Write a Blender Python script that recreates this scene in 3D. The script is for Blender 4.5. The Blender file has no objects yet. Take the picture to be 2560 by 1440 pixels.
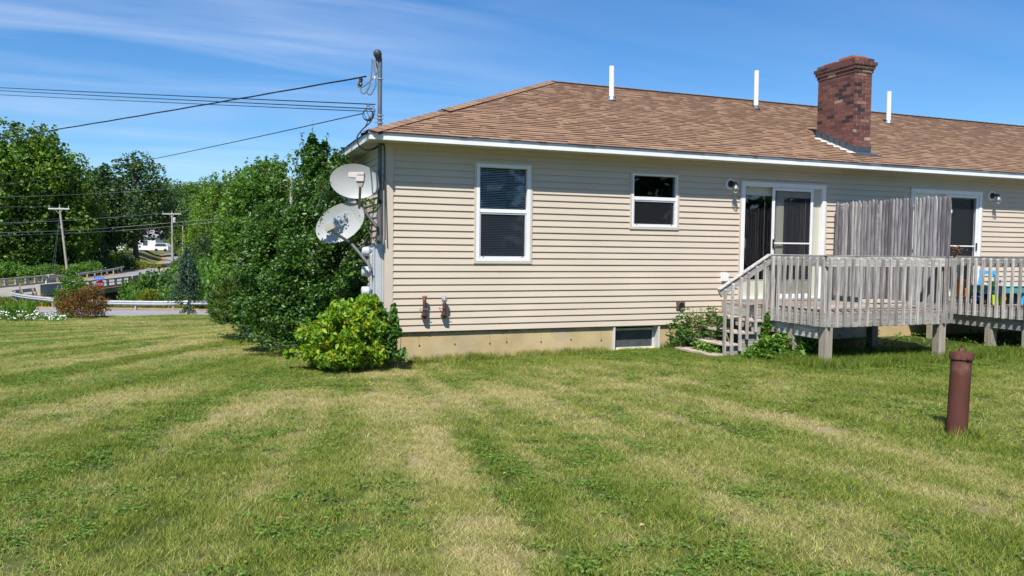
import bpy, math, random
import numpy as np
from mathutils import Vector, Matrix
random.seed(7)
rng = np.random.default_rng(11)
R = math.radians
sc = bpy.context.scene
# ------------------------------------------------------------------ camera, sky, sun, exposure
CAM = np.array([-2.486, -11.426, 1.274])
CR = np.array([0.9337042860, -0.3578575234, 0.0115887529])
CU = np.array([0.0075043166, 0.0519190118, 0.9986231028])
CF = np.array([0.3579664669, 0.9323317056, -0.0511624800])
F = 1950.0
cd = bpy.data.cameras.new('camera'); cam = bpy.data.objects.new('camera', cd); sc.collection.objects.link(cam)
cd.sensor_width = 36.0; cd.lens = 36.0 * F / 2560; cd.clip_start = 0.05; cd.clip_end = 4000
cam.matrix_world = Matrix(((CR[0], CU[0], -CF[0], CAM[0]), (CR[1], CU[1], -CF[1], CAM[1]), (CR[2], CU[2], -CF[2], CAM[2]), (0, 0, 0, 1)))
sc.camera = cam
sc.view_settings.view_transform = 'Standard'; sc.view_settings.look = 'None'
sc.view_settings.exposure = 0.64; sc.view_settings.gamma = 1.0
SUNV = Vector((-0.70, -1.0, 1.60)).normalized()
sl = bpy.data.lights.new('sun', 'SUN'); sl.energy = 4.3; sl.angle = R(0.53); sl.color = (1.0, 0.945, 0.87)
so = bpy.data.objects.new('sun', sl); sc.collection.objects.link(so)
so.rotation_euler = SUNV.to_track_quat('Z', 'Y').to_euler()
w = bpy.data.worlds.new('World'); sc.world = w; w.use_nodes = True
nt = w.node_tree; nt.nodes.clear()
def wn(t, **k):
    n = nt.nodes.new(t)
    for a, b in k.items(): setattr(n, a, b)
    return n
sky = wn('ShaderNodeTexSky', sky_type='NISHITA'); sky.sun_disc = False
sky.sun_elevation = math.asin(SUNV.z); sky.sun_rotation = math.atan2(SUNV.x, SUNV.y)
sky.air_density = 1.0; sky.dust_density = 0.15; sky.ozone_density = 3.0
tc = wn('ShaderNodeTexCoord')
sep = wn('ShaderNodeSeparateXYZ'); nt.links.new(tc.outputs['Generated'], sep.inputs[0])
# cirrus on a flat high layer: direction divided by its height
mx = wn('ShaderNodeMath', operation='MAXIMUM'); nt.links.new(sep.outputs[2], mx.inputs[0]); mx.inputs[1].default_value = 0.0
ad = wn('ShaderNodeMath', operation='ADD'); nt.links.new(mx.outputs[0], ad.inputs[0]); ad.inputs[1].default_value = 0.12
dv = wn('ShaderNodeVectorMath', operation='DIVIDE'); nt.links.new(tc.outputs['Generated'], dv.inputs[0])
cmb = wn('ShaderNodeCombineXYZ')
for i in range(3): nt.links.new(ad.outputs[0], cmb.inputs[i])
nt.links.new(cmb.outputs[0], dv.inputs[1])
mp = wn('ShaderNodeMapping'); mp.inputs['Rotation'].default_value = (0, 0, R(62)); mp.inputs['Scale'].default_value = (0.42, 2.3, 0.0)
mp.inputs['Location'].default_value = (3.1, 1.2, 0)
nt.links.new(dv.outputs[0], mp.inputs[0])
n1 = wn('ShaderNodeTexNoise'); n1.inputs['Scale'].default_value = 1.25; n1.inputs['Detail'].default_value = 7; n1.inputs['Roughness'].default_value = .52; n1.inputs['Distortion'].default_value = .5
nt.links.new(mp.outputs[0], n1.inputs['Vector'])
n2 = wn('ShaderNodeTexNoise'); n2.inputs['Scale'].default_value = .55; n2.inputs['Detail'].default_value = 3
nt.links.new(dv.outputs[0], n2.inputs['Vector'])
r1 = wn('ShaderNodeMapRange'); r1.inputs['From Min'].default_value = .36; r1.inputs['From Max'].default_value = .74; nt.links.new(n1.outputs[0], r1.inputs[0])
r2 = wn('ShaderNodeMapRange'); r2.inputs['From Min'].default_value = .30; r2.inputs['From Max'].default_value = .60; nt.links.new(n2.outputs[0], r2.inputs[0])
ml = wn('ShaderNodeMath', operation='MULTIPLY'); nt.links.new(r1.outputs[0], ml.inputs[0]); nt.links.new(r2.outputs[0], ml.inputs[1])
# the cirrus field thins out toward the south-east
dt = wn('ShaderNodeVectorMath', operation='DOT_PRODUCT'); nt.links.new(tc.outputs['Generated'], dt.inputs[0]); dt.inputs[1].default_value = (.934, -.358, 0)
r3 = wn('ShaderNodeMapRange'); r3.inputs['From Min'].default_value = -.28; r3.inputs['From Max'].default_value = .12; r3.inputs['To Min'].default_value = .60; r3.inputs['To Max'].default_value = .10; nt.links.new(dt.outputs['Value'], r3.inputs[0])
ml2 = wn('ShaderNodeMath', operation='MULTIPLY'); nt.links.new(ml.outputs[0], ml2.inputs[0]); nt.links.new(r3.outputs[0], ml2.inputs[1])
hs = wn('ShaderNodeHueSaturation'); hs.inputs['Saturation'].default_value = 1.22; hs.inputs['Value'].default_value = 1.0
nt.links.new(sky.outputs[0], hs.inputs['Color'])
mixc = wn('ShaderNodeMix', data_type='RGBA'); nt.links.new(ml2.outputs[0], mixc.inputs[0])
nt.links.new(hs.outputs[0], mixc.inputs[6]); mixc.inputs[7].default_value = (5.2, 6.0, 7.6, 1)
tint = wn('ShaderNodeMix', data_type='RGBA'); tint.blend_type = 'MULTIPLY'; tint.inputs[0].default_value = 1; nt.links.new(hs.outputs[0], tint.inputs[6]); tint.inputs[7].default_value = (.60, .80, .96, 1)
nt.links.new(tint.outputs[2], mixc.inputs[6])
bg = wn('ShaderNodeBackground'); bg.inputs['Strength'].default_value = 0.095; nt.links.new(mixc.outputs[2], bg.inputs['Color'])
wo = wn('ShaderNodeOutputWorld'); nt.links.new(bg.outputs[0], wo.inputs[0])

# ------------------------------------------------------------------ helpers
def P(px, py, D):            # world point seen at that place of the photograph at depth D
    return CAM + (CF + CR * (px - 1280) / F - CU * (py - 720) / F) * D
def PL(lat, D, z):           # lateral metres / forward metres from where the photographer stands
    f = np.array([CF[0], CF[1], 0]); f /= np.linalg.norm(f); r = np.array([f[1], -f[0], 0])
    p = CAM + f * D + r * lat; return np.array([p[0], p[1], z])
def GP(px, D, z):            # ground-plan position in direction px at forward distance D
    return PL((px - 1280) / F * D, D, z)

class MB:
    def __init__(s): s.v = []; s.f = []; s.a = []; s.n = 0
    def add(s, v, f, a=None):
        b = s.n; s.v += [tuple(map(float, q)) for q in v]; s.n += len(v)
        s.f += [tuple(b + i for i in q) for q in f]; s.a += [random.random() if a is None else a] * len(v)
    def box(s, x0, x1, y0, y1, z0, z1, a=None):
        s.add([(x0, y0, z0), (x1, y0, z0), (x1, y1, z0), (x0, y1, z0), (x0, y0, z1), (x1, y0, z1), (x1, y1, z1), (x0, y1, z1)],
              [(0, 3, 2, 1), (4, 5, 6, 7), (0, 1, 5, 4), (1, 2, 6, 5), (2, 3, 7, 6), (3, 0, 4, 7)], a)
    def obox(s, p, q, wd, ht, up=(0, 0, 1), a=None):      # oriented bar from p to q
        p = Vector(p); q = Vector(q); d = (q - p).normalized(); u = Vector(up); sd = d.cross(u).normalized(); u2 = sd.cross(d)
        vs = []
        for c in (p, q):
            for i, j in ((-1, -1), (1, -1), (1, 1), (-1, 1)): vs.append(c + sd * i * wd / 2 + u2 * j * ht / 2)
        s.add(vs, [(0, 1, 2, 3), (7, 6, 5, 4), (0, 4, 5, 1), (1, 5, 6, 2), (2, 6, 7, 3), (3, 7, 4, 0)], a)
    def tube(s, pts, r, k=8, cap=True, a=None):
        pts = [Vector(p) for p in pts]; rr = r if isinstance(r, (list, tuple)) else [r] * len(pts)
        vs = []; prev = None
        for i, p in enumerate(pts):
            d = (pts[min(i + 1, len(pts) - 1)] - pts[max(i - 1, 0)]).normalized()
            if prev is None:
                prev = d.orthogonal().normalized()
            prev = (prev - d * prev.dot(d)).normalized(); b = d.cross(prev)
            for j in range(k):
                t = 2 * math.pi * j / k; vs.append(p + (prev * math.cos(t) + b * math.sin(t)) * rr[i])
        fs = [(i * k + j, i * k + (j + 1) % k, (i + 1) * k + (j + 1) % k, (i + 1) * k + j) for i in range(len(pts) - 1) for j in range(k)]
        if cap: fs += [tuple(range(k - 1, -1, -1)), tuple((len(pts) - 1) * k + j for j in range(k))]
        s.add(vs, fs, a)
    def lathe(s, prof, c, axis=(0, 0, 1), k=16, a=None):  # prof: (r, h)
        ax = Vector(axis).normalized(); o = ax.orthogonal().normalized(); b = ax.cross(o); c = Vector(c)
        vs = [c + ax * h + (o * math.cos(2 * math.pi * j / k) + b * math.sin(2 * math.pi * j / k)) * r for r, h in prof for j in range(k)]
        fs = [(i * k + j, i * k + (j + 1) % k, (i + 1) * k + (j + 1) % k, (i + 1) * k + j) for i in range(len(prof) - 1) for j in range(k)]
        fs += [tuple(range(k - 1, -1, -1)), tuple((len(prof) - 1) * k + j for j in range(k))]
        s.add(vs, fs, a)
    def prism(s, poly, dirv, a=None):                      # planar polygon (3d points) extruded by dirv
        n = len(poly); d = Vector(dirv); vs = [Vector(p) for p in poly] + [Vector(p) + d for p in poly]
        s.add(vs, [tuple(range(n - 1, -1, -1)), tuple(range(n, 2 * n))] + [(i, (i + 1) % n, n + (i + 1) % n, n + i) for i in range(n)], a)
    def build(s, name, mat, parent=None, smooth=False, bevel=0):
        me = bpy.data.meshes.new(name); me.from_pydata(s.v, [], s.f)
        at = me.attributes.new('rnd', 'FLOAT', 'POINT'); at.data.foreach_set('value', s.a)
        return link(name, me, mat, parent, smooth, bevel)
def wloc(o):
    l = Vector((0, 0, 0))
    while o: l += o.location; o = o.parent
    return l
def link(name, me, mat, parent=None, smooth=False, bevel=0):
    me.materials.append(mat)
    if smooth:
        me.polygons.foreach_set('use_smooth', [True] * len(me.polygons))
    me.update()
    o = bpy.data.objects.new(name, me); sc.collection.objects.link(o)
    if smooth:
        try: me.set_sharp_from_angle(angle=R(40))
        except Exception: pass
    if parent: o.parent = parent; o.location = -wloc(parent)
    if bevel:
        b = o.modifiers.new('bevel', 'BEVEL'); b.width = bevel; b.segments = 2; b.limit_method = 'ANGLE'
    return o
def npmesh(name, V, Fq, rnd, mat, parent=None, smooth=False):   # numpy verts (N,3), faces (M,k) same size
    me = bpy.data.meshes.new(name); k = Fq.shape[1]
    me.vertices.add(len(V)); me.vertices.foreach_set('co', V.astype(np.float32).ravel())
    me.loops.add(Fq.size); me.loops.foreach_set('vertex_index', Fq.astype(np.int32).ravel())
    me.polygons.add(len(Fq)); me.polygons.foreach_set('loop_start', np.arange(0, Fq.size, k, dtype=np.int32))
    at = me.attributes.new('rnd', 'FLOAT', 'POINT'); at.data.foreach_set('value', rnd.astype(np.float32))
    me.update(calc_edges=True)
    return link(name, me, mat, parent, smooth)
def tag(o, label=None, cat=None, group=None, kind=None):
    if label: o['label'] = label
    if cat: o['category'] = cat
    if group: o['group'] = group
    if kind: o['kind'] = kind
    return o
def root(name, label, cat, loc=(0, 0, 0), group=None):
    o = bpy.data.objects.new(name, None); sc.collection.objects.link(o); o.location = Vector([float(c) for c in loc]); o.empty_display_size = .2
    return tag(o, label, cat, group)
def dup(r, loc, label, rotz=0, scale=(1, 1, 1)):
    def cp(o, par):
        c = o.copy(); sc.collection.objects.link(c)
        if par: c.parent = par
        for ch in o.children: cp(ch, c)
        return c
    c = cp(r, None); c.location = Vector([float(q) for q in loc]); c.rotation_euler = (0, 0, rotz); c.scale = scale; c['label'] = label
    return c
def text(name, s, size, mat, mtx, parent, ext=.001, sx=1.0):
    cu = bpy.data.curves.new(name, 'FONT'); cu.body = s; cu.size = size; cu.align_x = 'CENTER'; cu.align_y = 'CENTER'; cu.extrude = ext
    t = bpy.data.objects.new(name, cu); sc.collection.objects.link(t); bpy.context.view_layer.update()
    me = bpy.data.meshes.new_from_object(t.evaluated_get(bpy.context.evaluated_depsgraph_get()))
    bpy.data.objects.remove(t); me.transform(Matrix.Diagonal((sx, 1, 1, 1))); me.transform(mtx); me.name = name
    return link(name, me, mat, parent)
def frame_mtx(o, x, n):     # local x along x, local z along n
    x = Vector(x).normalized(); n = Vector(n).normalized(); y = n.cross(x).normalized(); x = y.cross(n)
    return Matrix(((x.x, y.x, n.x, o[0]), (x.y, y.y, n.y, o[1]), (x.z, y.z, n.z, o[2]), (0, 0, 0, 1)))

# ------------------------------------------------------------------ materials
def mk(name, base, rough=.6, var=.12, scale=6, stretch=(1, 1, 1), spec=.4, metal=0, bump=0, bscale=60, rnd=0.0, ramp=None, dirt=None, dscale=2, dthr=.55, emit=None, coat=0):
    m = bpy.data.materials.new(name); m.use_nodes = True; t = m.node_tree; N = t.nodes; L = t.links
    b = N['Principled BSDF']; b.inputs['Roughness'].default_value = rough; b.inputs['Metallic'].default_value = metal
    b.inputs['Specular IOR Level'].default_value = spec; b.inputs['Coat Weight'].default_value = coat
    co = N.new('ShaderNodeTexCoord'); mpg = N.new('ShaderNodeMapping'); mpg.inputs['Scale'].default_value = stretch; L.new(co.outputs['Object'], mpg.inputs[0])
    nz = N.new('ShaderNodeTexNoise'); nz.inputs['Scale'].default_value = scale; nz.inputs['Detail'].default_value = 5; L.new(mpg.outputs[0], nz.inputs['Vector'])
    rg = N.new('ShaderNodeMapRange'); rg.inputs['From Min'].default_value = .3; rg.inputs['From Max'].default_value = .7
    rg.inputs['To Min'].default_value = 1 - var; rg.inputs['To Max'].default_value = 1 + var; L.new(nz.outputs[0], rg.inputs[0])
    val = rg.outputs[0]
    at = N.new('ShaderNodeAttribute'); at.attribute_name = 'rnd'
    if rnd:
        r2 = N.new('ShaderNodeMapRange'); r2.inputs['To Min'].default_value = 1 - rnd; r2.inputs['To Max'].default_value = 1 + rnd; L.new(at.outputs['Fac'], r2.inputs[0])
        mm = N.new('ShaderNodeMath'); mm.operation = 'MULTIPLY'; L.new(val, mm.inputs[0]); L.new(r2.outputs[0], mm.inputs[1]); val = mm.outputs[0]
    if ramp:
        cr = N.new('ShaderNodeValToRGB'); cr.color_ramp.interpolation = 'LINEAR'
        e = cr.color_ramp.elements; e[0].position = ramp[0][0]; e[0].color = (*ramp[0][1], 1); e[1].position = ramp[-1][0]; e[1].color = (*ramp[-1][1], 1)
        for p, c in ramp[1:-1]: q = e.new(p); q.color = (*c, 1)
        L.new(at.outputs['Fac'], cr.inputs[0]); bc = cr.outputs[0]
    else:
        rgb = N.new('ShaderNodeRGB'); rgb.outputs[0].default_value = (*base, 1); bc = rgb.outputs[0]
    vm = N.new('ShaderNodeVectorMath'); vm.operation = 'SCALE'; L.new(bc, vm.inputs[0]); L.new(val, vm.inputs['Scale']); col = vm.outputs[0]
    if dirt:
        nd = N.new('ShaderNodeTexNoise'); nd.inputs['Scale'].default_value = dscale; nd.inputs['Detail'].default_value = 6; nd.inputs['Roughness'].default_value = .65; L.new(mpg.outputs[0], nd.inputs['Vector'])
        rd = N.new('ShaderNodeMapRange'); rd.inputs['From Min'].default_value = dthr; rd.inputs['From Max'].default_value = dthr + .16; L.new(nd.outputs[0], rd.inputs[0])
        mi = N.new('ShaderNodeMix'); mi.data_type = 'RGBA'; L.new(rd.outputs[0], mi.inputs[0]); L.new(col, mi.inputs[6]); mi.inputs[7].default_value = (*dirt, 1); col = mi.outputs[2]
    L.new(col, b.inputs['Base Color'])
    if bump:
        nb = N.new('ShaderNodeTexNoise'); nb.inputs['Scale'].default_value = bscale; nb.inputs['Detail'].default_value = 4; L.new(mpg.outputs[0], nb.inputs['Vector'])
        bp = N.new('ShaderNodeBump'); bp.inputs['Strength'].default_value = bump; bp.inputs['Distance'].default_value = .01; L.new(nb.outputs[0], bp.inputs['Height']); L.new(bp.outputs[0], b.inputs['Normal'])
    return m
def wood(name, axis, base=(.37, .355, .33), dark=(.15, .125, .105)):
    st = [14, 14, 14]; st[axis] = 1.1
    return mk(name, base, .85, .46, 3.0, tuple(st), .15, bump=.5, bscale=4, rnd=.26, dirt=dark, dscale=1.6, dthr=.585)
def leafmat(name, c0, c1, c2, trans=.35, rough=.45, spec=.35, big=.0, c3=None):
    m = bpy.data.materials.new(name); m.use_nodes = True; t = m.node_tree; N = t.nodes; L = t.links
    b = N['Principled BSDF']; b.inputs['Roughness'].default_value = rough; b.inputs['Specular IOR Level'].default_value = spec
    at = N.new('ShaderNodeAttribute'); at.attribute_name = 'rnd'
    cr = N.new('ShaderNodeValToRGB'); e = cr.color_ramp.elements
    e[0].color = (*c0, 1); e[1].color = (*c2, 1); e[1].position = .95 if c3 is None else .9; q = e.new(.5); q.color = (*c1, 1)
    if c3 is not None: q = e.new(1.0); q.color = (*c3, 1); e[-1].color = (*c3, 1)
    L.new(at.outputs['Fac'], cr.inputs[0]); col = cr.outputs[0]
    oi = N.new('ShaderNodeObjectInfo'); hv = N.new('ShaderNodeHueSaturation'); L.new(col, hv.inputs['Color'])
    mr = N.new('ShaderNodeMapRange'); mr.inputs['To Min'].default_value = 1 - .16; mr.inputs['To Max'].default_value = 1 + .16; L.new(oi.outputs['Random'], mr.inputs[0]); L.new(mr.outputs[0], hv.inputs['Value']); col = hv.outputs[0]
    if big:
        co = N.new('ShaderNodeTexCoord'); nz = N.new('ShaderNodeTexNoise'); nz.inputs['Scale'].default_value = big; nz.inputs['Detail'].default_value = 3; L.new(co.outputs['Object'], nz.inputs['Vector'])
        mr2 = N.new('ShaderNodeMapRange'); mr2.inputs['From Min'].default_value = .35; mr2.inputs['From Max'].default_value = .65; mr2.inputs['To Min'].default_value = .52; mr2.inputs['To Max'].default_value = 1.45; L.new(nz.outputs[0], mr2.inputs[0])
        vm = N.new('ShaderNodeVectorMath'); vm.operation = 'SCALE'; L.new(col, vm.inputs[0]); L.new(mr2.outputs[0], vm.inputs['Scale']); col = vm.outputs[0]
    L.new(col, b.inputs['Base Color'])
    tr = N.new('ShaderNodeBsdfTranslucent'); hb = N.new('ShaderNodeMix'); hb.data_type = 'RGBA'; hb.blend_type = 'MULTIPLY'; hb.inputs[0].default_value = 1
    L.new(col, hb.inputs[6]); hb.inputs[7].default_value = (1.9, 2.1, .7, 1); L.new(hb.outputs[2], tr.inputs[0])
    ms = N.new('ShaderNodeMixShader'); ms.inputs[0].default_value = trans; L.new(b.outputs[0], ms.inputs[1]); L.new(tr.outputs[0], ms.inputs[2])
    L.new(ms.outputs[0], N['Material Output'].inputs[0]); return m
def glassmat(name, tint=(.6, .65, .68), refl=1.0):
    m = bpy.data.materials.new(name); m.use_nodes = True; t = m.node_tree; N = t.nodes; L = t.links; N.remove(N['Principled BSDF'])
    g = N.new('ShaderNodeBsdfGlossy'); g.inputs['Roughness'].default_value = .02; tr = N.new('ShaderNodeBsdfTransparent'); tr.inputs[0].default_value = (*tint, 1)
    fr = N.new('ShaderNodeFresnel'); fr.inputs['IOR'].default_value = 1.5
    mu = N.new('ShaderNodeMath'); mu.operation = 'MULTIPLY'; mu.inputs[1].default_value = refl; L.new(fr.outputs[0], mu.inputs[0])
    ms = N.new('ShaderNodeMixShader'); L.new(mu.outputs[0], ms.inputs[0]); L.new(tr.outputs[0], ms.inputs[1]); L.new(g.outputs[0], ms.inputs[2]); L.new(ms.outputs[0], N['Material Output'].inputs[0]); return m
def screenmat():
    m = bpy.data.materials.new('insect_screen'); m.use_nodes = True; t = m.node_tree; N = t.nodes; L = t.links; b = N['Principled BSDF']
    b.inputs['Base Color'].default_value = (.030, .032, .042, 1); b.inputs['Roughness'].default_value = .8
    tr = N.new('ShaderNodeBsdfTransparent'); ms = N.new('ShaderNodeMixShader'); ms.inputs[0].default_value = .20
    L.new(tr.outputs[0], ms.inputs[1]); L.new(b.outputs[0], ms.inputs[2]); L.new(ms.outputs[0], N['Material Output'].inputs[0]); return m
SIDING = mk('vinyl_siding', (.555, .475, .380), .55, .05, .8, (1, 1, 1), .3, rnd=.018, bump=.05, bscale=40, dirt=(.55, .465, .37), dscale=.9, dthr=.6)
TRIMB = mk('beige_trim', (.56, .485, .40), .5, .05, 2, spec=.3)
WHITE = mk('white_vinyl', (.76, .77, .78), .42, .05, 3, spec=.4, dirt=(.58, .57, .52), dscale=3, dthr=.66)
FASC = mk('white_fascia', (.76, .77, .77), .45, .06, 2, (1, 1, 1), .35, dirt=(.47, .46, .42), dscale=1.6, dthr=.62)
SOFFIT = mk('soffit_vinyl', (.60, .59, .55), .6, .05, 3, dirt=(.25, .27, .22), dscale=5, dthr=.66)
ALMOND = mk('almond_door', (.52, .52, .42), .45, .04, 3)
CONC = mk('foundation_concrete', (.47, .365, .20), .9, .18, 2.2, (1, 1, 1), .15, bump=.4, bscale=35, dirt=(.42, .37, .28), dscale=1.3, dthr=.52)
CONCG = mk('grey_concrete', (.36, .33, .28), .9, .15, 1.5, bump=.3, bscale=20, dirt=(.2, .19, .16), dscale=.8, dthr=.6)
SHING = mk('asphalt_shingle', (.3, .2, .13), .92, .10, 25, spec=.12, bump=.5, bscale=220,
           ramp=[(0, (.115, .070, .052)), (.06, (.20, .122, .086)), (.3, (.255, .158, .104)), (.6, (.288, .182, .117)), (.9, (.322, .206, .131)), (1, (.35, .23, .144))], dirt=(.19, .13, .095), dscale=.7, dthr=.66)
DARKV = mk('ridge_gap_shadow', (.02, .018, .018), .8)
BRICKM = mk('red_brick', (.2, .05, .04), .85, .18, 20, bump=.4, bscale=90, ramp=[(0, (.028, .018, .022)), (.07, (.04, .024, .026)), (.12, (.095, .038, .034)), (.55, (.15, .058, .046)), (.93, (.19, .078, .06)), (.965, (.30, .22, .16)), (1, (.38, .29, .22))])
MORTAR = mk('mortar', (.42, .37, .30), .95, .15, 30)
LEAD = mk('lead_flashing', (.075, .09, .11), .5, .25, 12, spec=.5, metal=.3)
PVC = mk('white_pvc', (.80, .81, .82), .4, .03)
CLAY = mk('clay_flue', (.33, .12, .065), .8, .1)
WX, WY, WZ = wood('weathered_wood_x', 0), wood('weathered_wood_y', 1), wood('weathered_wood_z', 2)
DECKW = wood('deck_board_wood', 0, (.33, .265, .22), (.15, .105, .085))
PICK = mk('picket_wood', (.2, .2, .2), .85, .5, 3.2, (16, 16, 1.0), .15, bump=.5, bscale=4, ramp=[(0, (.10, .088, .095)), (.35, (.18, .168, .18)), (.7, (.25, .238, .245)), (.92, (.32, .31, .305)), (1, (.38, .355, .30))], dirt=(.07, .06, .06), dscale=1.4, dthr=.57)
POSTW = mk('post_wood', (.33, .295, .235), .9, .22, 2, (9, 9, 1), .15, bump=.3, bscale=4, dirt=(.2, .12, .07), dscale=1.2, dthr=.62)
RUST = mk('rusty_iron', (.105, .042, .034), .62, .22, 14, spec=.4, dirt=(.17, .075, .045), dscale=7, dthr=.58, bump=.2, bscale=60)
REDP = mk('maroon_painted_steel', (.098, .036, .027), .72, .16, 5, spec=.22, bump=.12, bscale=70, dirt=(.19, .10, .07), dscale=3.2, dthr=.57)
GALV = mk('galvanised_steel', (.50, .53, .56), .35, .12, 6, metal=.75, spec=.5)
ALUG = mk('grey_box_paint', (.45, .475, .50), .4, .05, 3, spec=.4)
DISHG = mk('dish_grey', (.36, .375, .37), .4, .03, 3, spec=.4)
ARMG = mk('grey_plastic', (.30, .29, .26), .55, .08, 5)
DARKS = mk('dark_grey_steel', (.10, .105, .115), .5, .1)
CABLE = mk('black_cable', (.02, .021, .025), .5, .1)
CABG = mk('grey_cable', (.16, .165, .18), .5, .1)
CONDUIT = mk('grey_pvc_conduit', (.13, .145, .17), .5, .08)
BLACK = mk('black_plastic', (.018, .018, .02), .4, .1)
ROOM = mk('dark_room', (.035, .035, .04), .9, .1)  # indoor darkness put into the wall colour so the glass shows dark
ROOMG = mk('room_wall', (.22, .2, .18), .9, .1)
BLIND = mk('blind_slat', (.78, .79, .82), .5, .04)
GLASS = glassmat('window_glass', (.92, .94, .95)); SCREEN = screenmat()
CLEARG = glassmat('lamp_glass', (.9, .93, .95), 1.6)
ASPH = mk('asphalt', (.25, .25, .265), .9, .10, .5, bump=.1, bscale=30, dirt=(.30, .29, .29), dscale=.35, dthr=.5)
ASPH2 = mk('pale_road', (.30, .28, .245), .9, .12, .35, dirt=(.20, .19, .19), dscale=.25, dthr=.55)
GRAVEL = mk('shoulder_gravel', (.36, .22, .12), .95, .22, 1.5, dirt=(.26, .22, .12), dscale=.8, dthr=.5)
YELP = mk('road_paint', (.55, .42, .12), .8, .1)
POLEW = mk('pole_wood', (.33, .30, .26), .9, .16, 1.5, (6, 6, 1))
BARK = mk('bark', (.10, .085, .07), .95, .3, 4, (4, 4, 1), bump=.5, bscale=10)
TWIG = mk('twig', (.16, .125, .10), .9, .2, 8)
TEAL = mk('teal_plastic', (.06, .33, .36), .35, .04); LIME = mk('lime_plastic', (.50, .72, .03), .35, .03); SKYB = mk('sky_blue_plastic', (.05, .42, .85), .35, .03)
ORNG = mk('orange_plastic', (.85, .22, .02), .35, .04); NAVY = mk('blue_plastic', (.02, .09, .35), .35, .05); YELL = mk('yellow_plastic', (.75, .5, .03), .35, .03)
MINT = mk('mint_plastic', (.12, .55, .42), .35, .03); REDB = mk('red_plastic', (.35, .03, .02), .4, .03); GRNP = mk('green_tub', (.28, .42, .10), .4, .04); TOTE = mk('grey_tote', (.33, .36, .38), .4, .04)
DKGRN = mk('dark_green_shade', (.012, .03, .018), .4, .05); BROWN = mk('brown_wood', (.20, .085, .04), .5, .15)
SIGNR = mk('sign_red', (.33, .006, .014), .45, .04); SIGNW = mk('sign_white', (.7, .7, .7), .45, .02); SIGNB = mk('sign_blue', (.015, .10, .55), .45, .03)
HOUSEW = mk('white_house', (.72, .74, .78), .6, .05); ROOFG = mk('grey_roof', (.25, .24, .28), .9, .1)
CARW = mk('white_car_paint', (.75, .77, .78), .25, .02, coat=.5); CARG = mk('car_glass', (.06, .09, .09), .1, .02, spec=.8); TYRE = mk('tyre', (.02, .02, .02), .8, .1)
PETAL = mk('white_petal', (.75, .76, .68), .7, .05)
L_PEAR = leafmat('pear_leaf', (.026, .072, .015), (.052, .128, .020), (.118, .22, .038), .28, .38, .5)
L_SHB = leafmat('light_shrub_leaf', (.05, .12, .018), (.09, .195, .026), (.155, .28, .045), .3, .45, .4)
L_YEW = leafmat('yew_needle', (.03, .07, .012), (.06, .12, .016), (.13, .20, .025), .2, .5, .3)
L_LIME = leafmat('lime_leaf', (.09, .20, .018), (.19, .34, .026), (.33, .43, .03), .34, .42, .4, c3=(.55, .30, .03))
L_VINE = leafmat('vine_leaf', (.03, .08, .018), (.06, .14, .025), (.12, .22, .04), .28, .45, .35)
L_MINT = leafmat('ground_plant_leaf', (.05, .12, .018), (.095, .20, .03), (.18, .30, .05), .3, .45, .4)
L_TREE = leafmat('tree_leaf', (.046, .10, .020), (.105, .185, .032), (.18, .27, .05), .25, .55, .25, big=.35)
L_TREED = leafmat('dark_tree_leaf', (.028, .066, .026), (.064, .122, .044), (.115, .18, .065), .2, .55, .25, big=.4)
L_MAPLE = leafmat('yellow_green_leaf', (.058, .118, .018), (.115, .20, .024), (.185, .275, .04), .28, .55, .25, big=.4)
L_SPR = leafmat('spruce_needle', (.020, .050, .026), (.042, .085, .046), (.075, .13, .078), .08, .6, .25)
L_RED = leafmat('rust_leaf', (.055, .06, .015), (.16, .085, .025), (.24, .11, .035), .25, .6, .2)
L_GOLD = leafmat('goldenrod_leaf', (.08, .14, .018), (.14, .21, .02), (.30, .27, .03), .3, .6, .2, big=.5)
L_WEED = leafmat('weed_leaf', (.05, .12, .02), (.085, .18, .025), (.14, .25, .04), .3, .6, .25, big=.5)

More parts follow.
